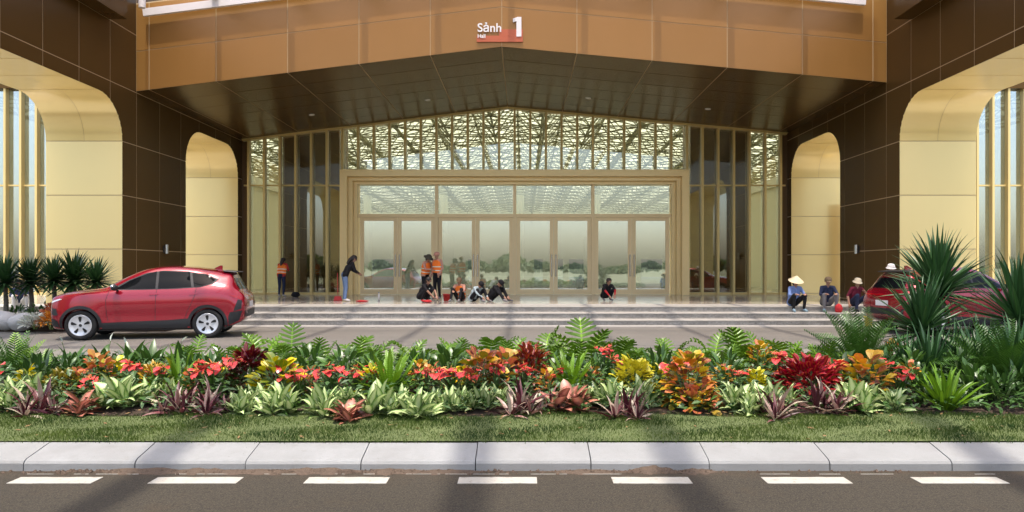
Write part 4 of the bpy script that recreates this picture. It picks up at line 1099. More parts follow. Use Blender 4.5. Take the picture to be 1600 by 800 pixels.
for px, D, wd, h in ((485, 9.0, 56, 0.40), (700, 8.8, 56, 0.40), (660, 8.7, 50, 0.38), (540, 8.8, 60, 0.38), (860, 8.9, 50, 0.40), (1030, 8.5, 56, 0.38), (1135, 8.5, 56, 0.40), (1320, 8.6, 50, 0.36), (330, 8.7, 50, 0.36), (60, 8.4, 50, 0.34), (100, 8.7, 56, 0.36), (1430, 8.5, 60, 0.42), (770, 8.8, 50, 0.36), (930, 8.5, 50, 0.32), (1380, 8.6, 50, 0.40), (580, 8.6, 44, 0.34), (410, 8.8, 50, 0.36), (300, 8.6, 40, 0.36), (1500, 8.3, 60, 0.5), (1440, 9.3, 60, 0.5)):
    darkshrub(px, D, wd, h)
# --- yuccas at the right
def yucca(px, D, zc, L, n, label_look, name='yucca', trunk=True, down=-0.45):
    r_ = plant(name, px, D, label_look, 'tall yuccas'); r_.scale = (1, 1, 1); base = r_.location.z
    if trunk: MB().tube([(0, 0, -0.05), (0.02, 0.01, (zc - base) * 0.5), (0, 0, zc - base)], [0.07, 0.06, 0.055], 9).build('trunk', M['palm_trunk'], r_)
    a = 0
    for i in range(n):
        t = i / (n - 1); a += 2.39996
        put(PR.choice(LV['yucca']), r_, (0.05 * math.cos(a), 0.05 * math.sin(a), zc - base - 0.10 + 0.16 * t), a, down + (1.5 - down) * t ** 0.8 + PR.uniform(-0.12, 0.12), L * PR.uniform(0.85, 1.1) * (0.85 + 0.2 * t), PR.uniform(-0.3, 0.3))
yucca(1466, 10.1, 1.36, 0.78, 150, 'tallest spiky yucca before the gold pier')
yucca(1440, 9.5, 0.88, 0.74, 110, 'lower spiky yucca in front of the tallest one')
yucca(1592, 9.3, 1.02, 0.85, 90, 'spiky yucca at the right edge of the picture')
yucca(1452, 8.75, 0.42, 0.56, 60, 'small spiky yucca under the tall ones', trunk=False, down=0.0)
for px, D, L in ((1532, 8.7, 0.66), (1585, 8.3, 0.70), (1492, 9.0, 0.62), (1418, 8.9, 0.5)):
    yucca(px, D, 0.36, L, 64, 'stemless dark spiky yucca', trunk=False, down=0.05)
for px, D in ((1520, 7.75), (1560, 7.7), (1598, 7.75), (1440, 7.85)): darkshrub(px, D, 64, 0.34, 44)
r_ = plant('weeping_dracaena', 1545, 9.1, 'grassy dark plant with long arching leaves', 'tall yuccas'); rosette(r_, LV['grassy'], 80, 0.5, 1.4, 0.6, 0.65, 0.05, 0.15, 0.06)
# --- dark filler low between the plants
def filler():
    v = []; f = []; uv = []
    for _ in range(20000):
        x = PR.uniform(-8.5, 9.5); y = 7.22 + 3.2 * PR.random() ** 0.9
        h = 0.05 + 0.20 * PR.random() * min(1.0, (y - 7.0) / 0.8); z = zb(y) + h; a = PR.uniform(0, 6.28); e = PR.uniform(-0.2, 1.0); L = PR.uniform(0.05, 0.13); W = L * PR.uniform(0.2, 0.32)
        d = Vector((math.cos(a) * math.cos(e), math.sin(a) * math.cos(e), math.sin(e))); s = Vector((-math.sin(a), math.cos(a), PR.uniform(-0.4, 0.4))) * W; p = Vector((x, y, z)); i = len(v)
        v += [p, p + d * L * 0.5 - s, p + d * L - Vector((0, 0, L * 0.2)), p + d * L * 0.5 + s]; f.append((i, i + 1, i + 2, i + 3))
    me = bpy.data.meshes.new('ground_cover'); me.from_pydata([tuple(q) for q in v], [], f); ul = me.uv_layers.new(name='UVMap')
    for p in me.polygons:
        for k, li in enumerate(p.loop_indices): ul.data[li].uv = ((0.3, 0), (0.1, 0.5), (0.5, 1), (0.9, 0.5))[k]
    me.materials.append(M['dark_leaf']); o = ob('ground_cover', me); o['kind'] = 'stuff'; o['label'] = 'low dark green ground cover between the bedding plants'; o['category'] = 'ground cover'
filler()

# --- fallen leaves on the lawn and along the edge of the bed
def litter():
    v = []; f = []; ul_ = []
    for _ in range(420):
        x = PR.uniform(-6.5, 6.5); y = PR.choice((PR.gauss(7.25, 0.12), PR.uniform(6.4, 7.2), PR.gauss(7.3, 0.1)))
        if y < 6.38: continue
        z = zb(y) + PR.uniform(0.022, 0.045); a = PR.uniform(0, 6.28); L = PR.uniform(0.012, 0.035); W = L * PR.uniform(0.25, 0.5); d = Vector((math.cos(a), math.sin(a), PR.uniform(-0.3, 0.3))); s = Vector((-math.sin(a), math.cos(a), PR.uniform(-0.4, 0.4)))
        p = Vector((x, y, z)); i = len(v); v += [tuple(p - d * L), tuple(p - s * W), tuple(p + d * L), tuple(p + s * W)]; f.append((i, i + 1, i + 2, i + 3))
    me = bpy.data.meshes.new('fallen_leaves'); me.from_pydata(v, [], f); plain('dry_leaf', (0.20, 0.12, 0.05), 0.8, 0, 0.3, 0.6, 14); me.materials.append(M['dry_leaf'])
    o = ob('fallen_leaves', me); o['kind'] = 'stuff'; o['label'] = 'small dry fallen leaves on the lawn edge'; o['category'] = 'leaves'
litter()

# --- labels: each plant by its look and its place among its like
ORD = ['leftmost', 'second', 'third', 'fourth', 'fifth', 'sixth', 'seventh', 'eighth', 'ninth', 'tenth', 'eleventh', 'twelfth', 'thirteenth', 'fourteenth', 'fifteenth', 'sixteenth', 'seventeenth', 'eighteenth', 'nineteenth', 'twentieth',
       'twenty-first', 'twenty-second', 'twenty-third', 'twenty-fourth', 'twenty-fifth', 'twenty-sixth', 'twenty-seventh', 'twenty-eighth', 'twenty-ninth', 'thirtieth', 'thirty-first', 'thirty-second']
def number_labels(items):
    by = {}
    for o, px, look in items: by.setdefault(look, []).append((px, o))
    for look, lst in by.items():
        lst.sort(key=lambda q: q[0])
        for i, (px, o) in enumerate(lst):
            if len(lst) == 1: o['label'] = look + ' in the flower bed' if 'bed' not in look else look
            elif i == 0: o['label'] = look + ' in the bed, leftmost of its kind'
            elif i == len(lst) - 1: o['label'] = look + ' in the bed, rightmost of its kind'
            else: o['label'] = look + ' in the bed, %s of its kind from the left' % ORD[i]
number_labels(PL)

# --- planting beyond the near car: small palms, boulders, shrubs
bed2 = MB().box(-24, -9.4, 19.3, 20.7, -0.05, 0.14).build('side_bed', M['soil']); struct(bed2)
def small_palm(px, D, ztop, wd, look):
    wd *= 1.2; x = (px - 818) / 1150 * D; r_ = tag(ob('small_palm', None, None, (x, D, 0.13)), look, 'palm', 'small palms beside the near car'); L = wpx(wd, D) * 0.5; zc = ztop - L * 0.85 - 0.13
    MB().tube([(0, 0, -0.03), (0.03, 0, zc * 0.5), (0, 0, zc)], [0.075, 0.06, 0.05], 8).build('trunk', M['palm_trunk'], r_)
    bm = bmesh.new(); a = 0
    for i in range(110):
        t = i / 109; a += 2.39996; k = L * PR.uniform(0.85, 1.1)
        mt = Matrix.Translation((0.04 * math.cos(a), 0.04 * math.sin(a), zc - 0.06 + 0.12 * t)) @ Matrix.Rotation(a, 4, 'Z') @ Matrix.Rotation(-(-0.55 + 2.0 * t), 4, 'Y') @ Matrix.Diagonal((k, k * 1.5, k, 1))
        nv = len(bm.verts); bm.from_mesh(PR.choice(LV['yucca'])); bm.verts.ensure_lookup_table(); bmesh.ops.transform(bm, matrix=mt, verts=bm.verts[nv:])
    me = bpy.data.meshes.new('crown'); bm.to_mesh(me); bm.free(); me.materials.append(M['yucca_leaf']); ob('crown', me, r_)
for px, D, yt, wd, look in ((8, 19.9, 402, 76, 'small spiky palm at the left edge of the picture'), (48, 20.2, 404, 70, 'small spiky palm, second from the left behind the boulders'), (84, 20.0, 404, 66, 'small spiky palm, third from the left'),
                            (116, 20.3, 398, 80, 'small spiky palm with the highest crown, left of the near car'), (150, 20.2, 408, 62, 'small spiky palm just above the bonnet of the near car')):
    small_palm(px, D, 1.65 + (420 - yt) * D / 1150, wd, look)
def boulder(px, py, D, wd, hh, label):
    p = at(px, py, D); r_ = random.Random(px); m = MB().ball((0, 0, 0), (1, 1, 1), 14, 9)
    sx, sz = wpx(wd, D) / 2, hh / 2
    m.v = [tuple(Vector(q) * (1 + 0.10 * math.sin(3 * q[0] + 2 * q[2] + px) + 0.06 * math.sin(5 * q[1] - 3 * q[2]))) for q in m.v]
    m.v = [(q[0] * sx, q[1] * sx * 0.8, q[2] * sz + sz * 0.75) for q in m.v]
    o = m.build('boulder', M['boulder'], None, True); o.location = (p.x, D, 0.1); tag(o, label, 'boulder', 'pale boulders beside the near car')
boulder(8, 478, 19.4, 44, 0.52, 'pale grey boulder at the left edge of the picture')
boulder(36, 478, 19.2, 42, 0.46, 'pale grey boulder nearer the red car')
def low_shrub(px, D, kind, wd, h, look):
    x = (px - 818) / 1150 * D; r_ = tag(ob('low_shrub', None, None, (x, D, 0.12)), look, 'shrub', 'low shrubs beside the near car'); rx = wpx(wd, D) / 2
    stems(r_, 5, rx, h); join_bush(r_, LV[kind], 130, rx, h, 0.16)
low_shrub(62, 19.7, 'dark', 52, 0.6, 'low green shrub under the small palms'); low_shrub(84, 19.5, 'coral_croton', 40, 0.62, 'low reddish shrub in front of the near car')
low_shrub(25, 19.8, 'dark', 50, 0.5, 'low dark shrub behind the boulders'); low_shrub(55, 19.0, 'white', 46, 0.34, 'low white flowered clump before the boulders'); low_shrub(80, 18.9, 'ochre_croton', 40, 0.36, 'low ochre shrub before the car bumper')

# --- trees far across the road behind the viewer, seen in the door glass
def wood():
    v = []; f = []; r_ = random.Random(31)
    for k in range(60):
        cx = -190 + 380 * k / 59 + r_.uniform(-3, 3); cy = -170 + r_.uniform(-15, 15); h = r_.uniform(2.6, 5.0) * (0.75 + 0.35 * math.sin(k * 0.7)); rad = r_.uniform(3, 5.5)
        for _ in range(260):
            a = r_.uniform(0, 6.28); e = r_.uniform(-0.6, 1.5); q = rad * r_.uniform(0.6, 1.05)
            p = Vector((cx + q * math.cos(a) * math.cos(e), cy + q * math.sin(a) * math.cos(e), max(0.3, h * 0.6 + 0.5 * h * math.sin(e) * r_.uniform(0.7, 1.0)))); s = r_.uniform(0.5, 1.3)
            u = Vector((r_.uniform(-1, 1), r_.uniform(-1, 1), r_.uniform(-1, 1))).normalized() * s; w_ = Vector((r_.uniform(-1, 1), r_.uniform(-1, 1), r_.uniform(-1, 1))).normalized() * s
            i = len(v); v += [tuple(p - u), tuple(p + w_), tuple(p + u), tuple(p - w_)]; f.append((i, i + 1, i + 2, i + 3))
    me = bpy.data.meshes.new('wood'); me.from_pydata(v, [], f); me.materials.append(M['hazy_leaf']); me.uv_layers.new(name='UVMap')
    o = ob('wood', me); o['kind'] = 'stuff'; o['label'] = 'far row of trees mirrored in the door glass'; o['category'] = 'trees'
wood()
# ================================================================== cars
t = NT('car_red'); lw = t.n('ShaderNodeLayerWeight'); lw.inputs['Blend'].default_value = 0.35
fl = t.noise(900, 2); c = t.mix(lw.outputs['Facing'], (0.32, 0.0025, 0.017), (0.13, 0.001, 0.010))
t.bsdf(c, t.math('ADD', 0.2, t.math('MULTIPLY', fl, 0.08)), 0.3, 0.5, coat=1.0); M['car_red'] = t.m
t = NT('car_glass'); t.bsdf((0.006, 0.007, 0.008), 0.03, 0, 0.1); M['car_glass'] = t.m
plain('car_cladding', (0.022, 0.023, 0.025), 0.55, 0, 0.4, 0.1, 20)
plain('tyre', (0.018, 0.018, 0.018), 0.8, 0, 0.3, 0.1, 20)
plain('rim', (0.62, 0.63, 0.65), 0.3, 0.5, 0.5, 0.03)
plain('chrome', (0.6, 0.6, 0.62), 0.15, 0.9)
plain('tail_red', (0.30, 0.004, 0.008), 0.15, 0, 0.5, 0.02, coat=0.6)
plain('lamp_clear', (0.7, 0.7, 0.72), 0.1, 0.2, 0.5, 0.02, coat=0.6)
plain('plate_white', (0.7, 0.7, 0.7), 0.5)

ST = [ # x, zlow, wlow, wmid, wmax, zbelt, wbelt, zedge, wroof, ztop
 (2.13, 0.4, 0.3, 0.4, 0.42, 0.76, 0.38, 0.8, 0.28, 0.82),
 (2.09, 0.31, 0.54, 0.62, 0.64, 0.88, 0.58, 0.93, 0.42, 0.955),
 (1.97, 0.26, 0.75, 0.83, 0.835, 0.99, 0.79, 1.05, 0.56, 1.08),
 (1.6, 0.25, 0.84, 0.905, 0.91, 1.05, 0.87, 1.13, 0.65, 1.165),
 (1.1, 0.24, 0.85, 0.91, 0.915, 1.09, 0.88, 1.19, 0.67, 1.23),
 (0.86, 0.24, 0.85, 0.88, 0.915, 1.1, 0.88, 1.245, 0.67, 1.2875),
 (0.45, 0.24, 0.85, 0.875, 0.915, 1.12, 0.87, 1.47, 0.615, 1.52),
 (0.08, 0.24, 0.85, 0.875, 0.915, 1.13, 0.87, 1.625, 0.575, 1.68),
 (-0.32, 0.24, 0.85, 0.875, 0.915, 1.14, 0.87, 1.685, 0.56, 1.75),
 (-0.8, 0.24, 0.85, 0.875, 0.92, 1.155, 0.87, 1.68, 0.55, 1.745),
 (-1.3, 0.24, 0.86, 0.885, 0.93, 1.18, 0.885, 1.625, 0.54, 1.695),
 (-1.68, 0.25, 0.86, 0.885, 0.93, 1.185, 0.875, 1.55, 0.53, 1.63),
 (-1.88, 0.28, 0.85, 0.88, 0.915, 1.175, 0.845, 1.505, 0.52, 1.59),
 (-2.0, 0.32, 0.835, 0.89, 0.895, 1.14, 0.8, 1.29, 0.56, 1.3575),
 (-2.12, 0.37, 0.81, 0.865, 0.87, 1.08, 0.76, 1.13, 0.54, 1.155),
 (-2.21, 0.44, 0.74, 0.8, 0.8, 1.0, 0.69, 1.03, 0.48, 1.045),
 (-2.26, 0.52, 0.6, 0.66, 0.66, 0.9, 0.56, 0.94, 0.4, 0.95)]
def cr(p0, p1, p2, p3, t):
    return 0.5 * ((2 * p1) + (-p0 + p2) * t + (2 * p0 - 5 * p1 + 4 * p2 - p3) * t * t + (-p0 + 3 * p1 - 3 * p2 + p3) * t ** 3)
def station(u):
    i = min(int(u), len(ST) - 2); t = u - i
    g = lambda k: ST[max(0, min(len(ST) - 1, k))]
    a = [cr(p, q, r_, s, t) for p, q, r_, s in zip(g(i - 1), g(i), g(i + 1), g(i + 2))]
    return a
def section(a, n=5):
    x, zl, wl, wm, wx, zbt, wb, ze, wr, zt = a
    zm = zl + (zbt - zl) * 0.36; zx = zl + (zbt - zl) * 0.70
    P = [(0, zl), (wl - 0.12, zl), (wl, zl + 0.07), (wm, zm), (wx, zx), (wb, zbt), (wb + (wr - wb) * 0.55, zbt + (ze - zbt) * 0.62), (wr, ze), (wr * 0.55, ze + (zt - ze) * 0.72), (0, zt)]
    out = []
    for i in range(len(P) - 1):
        g = lambda k: P[k] if 0 <= k < len(P) else ((-P[1][0], P[1][1]) if k < 0 else (-P[-2][0], P[-2][1]))
        for q in range(n):
            t = q / n; y = cr(g(i - 1)[0], g(i)[0], g(i + 1)[0], g(i + 2)[0], t); z = cr(g(i - 1)[1], g(i)[1], g(i + 1)[1], g(i + 2)[1], t)
            out.append((max(0.0, y), z))
    out.append(P[-1]); return out
def car_shell():
    m = MB(); rows = []; per = 6; n = (len(ST) - 1) * per
    for k in range(n + 1):
        a = station(k / per); s = section(a); x = a[0]
        rows.append([(x, y, z) for y, z in s] + [(x, -y, z) for y, z in s[-2:0:-1]])
    w_ = len(rows[0]); vs = [p for r_ in rows for p in r_]; fs = []
    for i in range(n):
        for j in range(w_): fs.append((i * w_ + j, i * w_ + (j + 1) % w_, (i + 1) * w_ + (j + 1) % w_, (i + 1) * w_ + j))
    m.raw(vs, fs, 0, True)
    m.raw(rows[0], [tuple(range(w_ - 1, -1, -1))], 0, True); m.raw(rows[-1], [tuple(range(w_))], 0, True)
    return m
def project(bvh, pts2, axis, sgn, off, name, mat, parent, cuts=3, pull=0.0):
    """a flat outline laid onto the body: axis 'y' takes (x,z), 'x' takes (y,z), 'z' takes (x,y)"""
    bm = bmesh.new(); vs = [bm.verts.new((a, b, 0)) for a, b in pts2]; bm.faces.new(vs)
    bmesh.ops.triangulate(bm, faces=bm.faces)
    for _ in range(cuts):
        long = [e for e in bm.edges if e.calc_length() > 0.07]
        if long: bmesh.ops.subdivide_edges(bm, edges=long, cuts=1); bmesh.ops.triangulate(bm, faces=bm.faces)
    for v in bm.verts:
        a, b = v.co.x, v.co.y
        if axis == 'y': o, d = Vector((a, 3 * sgn, b)), Vector((0, -sgn, 0))
        elif axis == 'x': o, d = Vector((4 * sgn, a, b)), Vector((-sgn, 0, 0))
        else: o, d = Vector((a, b, 4)), Vector((0, 0, -1))
        h, nn, _, _ = bvh.ray_cast(o, d)
        if h is None:
            h, nn, _, _ = bvh.find_nearest(o + d * (2.1 if axis == 'y' else 1.9))
        if nn.dot(d) > 0: nn = -nn
        v.co = h + nn * off
    me = bpy.data.meshes.new(name); bm.to_mesh(me); bm.free(); me.materials.append(mat)
    for p in me.polygons: p.use_smooth = True
    return ob(name, me, parent)
def strip(pts, w_):
    """outline of a thin band following pts"""
    L = []; Rr = []
    for i, p in enumerate(pts):
        a = Vector(pts[max(0, i - 1)]); b = Vector(pts[min(len(pts) - 1, i + 1)]); d = (b - a).normalized(); n_ = Vector((-d.y, d.x)) * w_ / 2
        L.append(tuple(Vector(p) + n_)); Rr.append(tuple(Vector(p) - n_))
    return L + Rr[::-1]
def arc(cx, cz, r_, a0, a1, n=16): return [(cx + r_ * math.cos(a0 + (a1 - a0) * i / n), cz + r_ * math.sin(a0 + (a1 - a0) * i / n)) for i in range(n + 1)]
WX = (1.39, -1.39); WR = 0.35
def make_car(label):
    root = thing('parked_car', label, 'car', (0, 0, 0), 0, 'red crossovers on the drop off road')
    sh = car_shell(); me = sh.mesh('body', M['car_red'], True)
    bm = bmesh.new(); bm.from_mesh(me); bvh = BVHTree.FromBMesh(bm); bm.free()
    cut = MB()
    for x in WX:
        for s in (-1, 1):
            ring = [(x + 0.395 * math.cos(2 * math.pi * k / 40), s * 0.56, WR + 0.395 * math.sin(2 * math.pi * k / 40)) for k in range(40)]
            cut.prism(ring, (0, s * 0.6, 0))
    body = boolean(me, cut.mesh('cut', (), True)); body.materials.clear(); body.materials.append(M['car_red'])
    for p in body.polygons: p.use_smooth = True
    bo = ob('body', body, root)
    md = bo.modifiers.new('n', 'EDGE_SPLIT'); md.split_angle = R(38)
    well = MB()
    for x in WX:
        for s in (-1, 1):
            well.tube([(x, s * 0.5, WR), (x, s * 0.84, WR)], 0.392, 24)
    for s in (-1, 1):
        # glass area, pillars, panes
        trim = project(bvh, [(.80, 1.165), (.1, 1.175), (-.6, 1.19), (-1.2, 1.225), (-1.5, 1.30), (-1.62, 1.41), (-1.35, 1.535), (-.9, 1.61), (-.35, 1.63), (.02, 1.57), (.40, 1.405)], 'y', s, 0.004, 'window_trim', M['car_cladding'], root, 4)
        for poly in ([(.66, 1.19), (.1, 1.195), (-.22, 1.20), (-.20, 1.61), (.0, 1.55), (.36, 1.395)], [(-.28, 1.20), (-.6, 1.21), (-1.02, 1.235), (-.94, 1.585), (-.35, 1.613), (-.26, 1.612)], [(-1.08, 1.24), (-1.2, 1.248), (-1.47, 1.32), (-1.55, 1.41), (-1.34, 1.51), (-1.0, 1.57)]):
            project(bvh, poly, 'y', s, 0.008, 'side_window', M['car_glass'], root, 4)
        # black cladding: arches and sill
        for x in WX:
            ring = arc(x, WR, 0.46, R(-14), R(194)) + arc(x, WR, 0.392, R(194), R(-14))
            project(bvh, ring, 'y', s, 0.007, 'arch_cladding', M['car_cladding'], root, 3)
        project(bvh, [(WX[0] - 0.455, .26), (WX[0] - 0.445, .40), (.4, .42), (-.5, .45), (WX[1] + 0.445, .48), (WX[1] + 0.455, .26)], 'y', s, 0.008, 'sill_cladding', M['car_cladding'], root, 3)
        project(bvh, [(WX[1] - 0.47, .50), (WX[1] - 0.475, .30), (-2.1, .42), (-2.18, .66), (-1.9, .62)], 'y', s, 0.007, 'bumper_cladding', M['car_cladding'], root, 3)
        project(bvh, [(WX[0] + 0.47, .30), (WX[0] + 0.478, .44), (1.95, .50), (2.05, .50), (2.04, .34)], 'y', s, 0.007, 'bumper_cladding', M['car_cladding'], root, 3)
        # shut lines and handles
        for line in ([(.78, 1.15), (.84, .95), (.83, .6), (.80, .44)], [(-.25, 1.19), (-.24, .9), (-.22, .45)], [(-1.14, 1.22), (-1.10, 1.0), (-1.02, .82), (-.92, .62), (-.88, .47)]):
            project(bvh, strip(line, 0.009), 'y', s, 0.0035, 'shut_line', M['car_cladding'], root, 4)
        for hx in (-.10, -.98):
            project(bvh, [(hx, 1.045), (hx - .19, 1.055), (hx - .19, 1.085), (hx, 1.075)], 'y', s, 0.018, 'door_handle', M['car_red'], root, 1)
        # lights
        project(bvh, [(1.98, .93), (1.83, .975), (1.77, .965), (1.94, .905), (2.03, .87), (2.05, .895)], 'y', s, 0.005, 'headlight', M['lamp_clear'], root, 2)
        project(bvh, [(1.90, .74), (1.86, .60), (1.94, .58), (2.01, .62), (2.0, .76)], 'y', s, 0.005, 'headlight', M['car_cladding'], root, 2)
        project(bvh, [(-1.86, 1.055), (-2.05, 1.02), (-2.16, .99), (-2.15, .94), (-2.03, .955), (-1.9, 1.015)], 'y', s, 0.006, 'taillight', M['tail_red'], root, 2)
        project(bvh, [(-2.08, .93), (-2.17, .90), (-2.16, .70), (-1.98, .64)], 'y', s, 0.004, 'bumper_insert', M['car_cladding'], root, 2)
        # mirror
        mm = MB().tube([(.60, s * 0.86, 1.16), (.62, s * 0.93, 1.19)], 0.025, 8)
        mm.build('mirror_arm', M['car_cladding'], root)
        ms = MB().ball((.62, s * 1.02, 1.235), (.075, .115, .075), 12, 8); ms.build('mirror_cap', M['car_cladding'], root)
        MB().ball((.645, s * 1.02, 1.255), (.062, .10, .062), 12, 8).build('mirror_shell', M['chrome'], root)
    # windscreen and rear window, bonnet lines
    project(bvh, [(.84, -.60), (.90, -.3), (.92, 0), (.90, .3), (.84, .60), (.45, .555), (.14, .50), (.10, .25), (.09, 0), (.10, -.25), (.14, -.50), (.45, -.555)], 'z', 1, 0.006, 'windscreen', M['car_glass'], root, 4)
    project(bvh, [(-.60, 1.17), (.60, 1.17), (.50, 1.44), (-.50, 1.44)], 'x', -1, 0.006, 'rear_window', M['car_glass'], root, 4)
    project(bvh, strip([(1.0, -.76), (1.5, -.72), (1.95, -.62)], 0.008), 'z', 1, 0.004, 'shut_line', M['car_cladding'], root)
    project(bvh, strip([(1.0, .76), (1.5, .72), (1.95, .62)], 0.008), 'z', 1, 0.004, 'shut_line', M['car_cladding'], root)
    project(bvh, [(-.70, .985), (.70, .985), (.70, 1.015), (-.70, 1.015)], 'x', -1, 0.006, 'light_bar', M['tail_red'], root, 3)
    project(bvh, [(-.72, .50), (.72, .50), (.76, .66), (-.76, .66)], 'x', -1, 0.008, 'bumper_cladding', M['car_cladding'], root, 3)
    project(bvh, [(-.50, .46), (.50, .46), (.52, .60), (-.52, .60)], 'x', 1, 0.006, 'grille', M['car_cladding'], root, 3)
    MB().box(-2.275, -2.262, -.23, .23, .72, .86).build('number_plate', M['plate_white'], root)
    # roof spoiler and fin
    sp = MB().hexa([(-1.70, -.50, 1.615), (-1.98, -.52, 1.585), (-1.98, .52, 1.585), (-1.70, .50, 1.615)], [(-1.66, -.48, 1.64), (-2.0, -.5, 1.61), (-2.0, .5, 1.61), (-1.66, .48, 1.64)])
    sp.build('spoiler', M['car_cladding'], root)
    MB().prism([(-1.36, -.02, 1.675), (-1.58, -.02, 1.63), (-1.58, -.02, 1.755), (-1.53, -.02, 1.76)], (0, .04, 0)).build('roof_fin', M['car_red'], root, True)
    under_ = MB().box(-1.75, 1.75, -.70, .70, .20, .42); under_.build('underbody', M['car_cladding'], root)
    # wheels
    for x in WX:
        for s in (-1, 1):
            wname = ob('wheel', None, root, (x, s * 0.785, WR), (0, 0, 0))
            prof = [(0.245, -.10), (.30, -.112), (.335, -.10), (.35, -.06), (.35, .06), (.335, .10), (.30, .112), (.245, .10), (.245, -.10)]
            tr_ = MB().lathe(prof, n=36); tr_.v = [(q[0], q[2], q[1]) for q in tr_.v]; tr_.build('tyre', M['tyre'], wname)
            rm = MB().lathe([(0.0005, .085), (.05, .088), (.12, .078), (.20, .09), (.235, .10), (.248, .104), (.248, .05), (.0005, .05)], n=36)
            rm.v = [(q[0], s * q[2], q[1]) for q in rm.v]; rm.build('rim', M['rim'], wname)
            for k in range(5):
                a = 2 * math.pi * k / 5 + 0.3
                pts = [(.085, -.012), (.13, -.03), (.185, -.042), (.205, -.02), (.205, .02), (.185, .030), (.13, .018), (.085, .010)]
                yv = s * 0.0935
                q = [(r_ * math.cos(a) - w2 * math.sin(a), yv, r_ * math.sin(a) + w2 * math.cos(a)) for r_, w2 in pts]
                MB().prism(q if s < 0 else q[::-1], (0, s * 0.003, 0)).build('rim_slot', M['tyre'], wname, True)
            hb = MB().lathe([(0.0005, .098), (.03, .096), (.036, .085)], n=14); hb.v = [(q[0], s * q[2], q[1]) for q in hb.v]; hb.build('hub_cap', M['car_cladding'], wname)
    return root
car = make_car('shiny red crossover parked left of the steps, its white wheels in full view')
car.location = (-9.03, 18.05, 0.002); car.rotation_euler = (0, 0, R(180 + 12)); car.scale = (0.985,) * 3
car2 = copy_tree(car); car2['label'] = 'red crossover half hidden behind the tall yuccas at the right'
car2.location = (11.35, 19.3, 0.002); car2.rotation_euler = (0, 0, R(12))
# ================================================================== people
plain('skin', (0.34, 0.19, 0.125), 0.55, 0, 0.4, 0.06, 20)
plain('hair', (0.016, 0.012, 0.010), 0.5, 0, 0.4, 0.2, 40)
plain('eye_dark', (0.01, 0.01, 0.01), 0.3)
def cloth(name, col, var=0.12): plain(name, col, 0.85, 0, 0.25, var, 9, 0.01, 25)
for nm, col in (('black_cloth', (0.012, 0.012, 0.014)), ('navy_cloth', (0.022, 0.03, 0.065)), ('jeans', (0.13, 0.20, 0.34)), ('blue_shirt', (0.17, 0.25, 0.48)), ('pale_shirt', (0.36, 0.44, 0.46)), ('maroon_shirt', (0.13, 0.012, 0.028)),
                ('pink_sleeve', (0.50, 0.26, 0.19)), ('white_cloth', (0.62, 0.60, 0.57)), ('orange_vest', (0.85, 0.20, 0.03)), ('rubber_boot', (0.22, 0.32, 0.38)), ('grey_cloth', (0.20, 0.19, 0.19)), ('brown_cap', (0.17, 0.12, 0.07)), ('straw', (0.72, 0.60, 0.38)), ('cream_cloth', (0.62, 0.54, 0.38)), ('red_cloth', (0.45, 0.03, 0.035)), ('dark_hat', (0.06, 0.055, 0.04))): cloth(nm, col)
plain('reflective', (0.72, 0.74, 0.62), 0.35, 0.2)

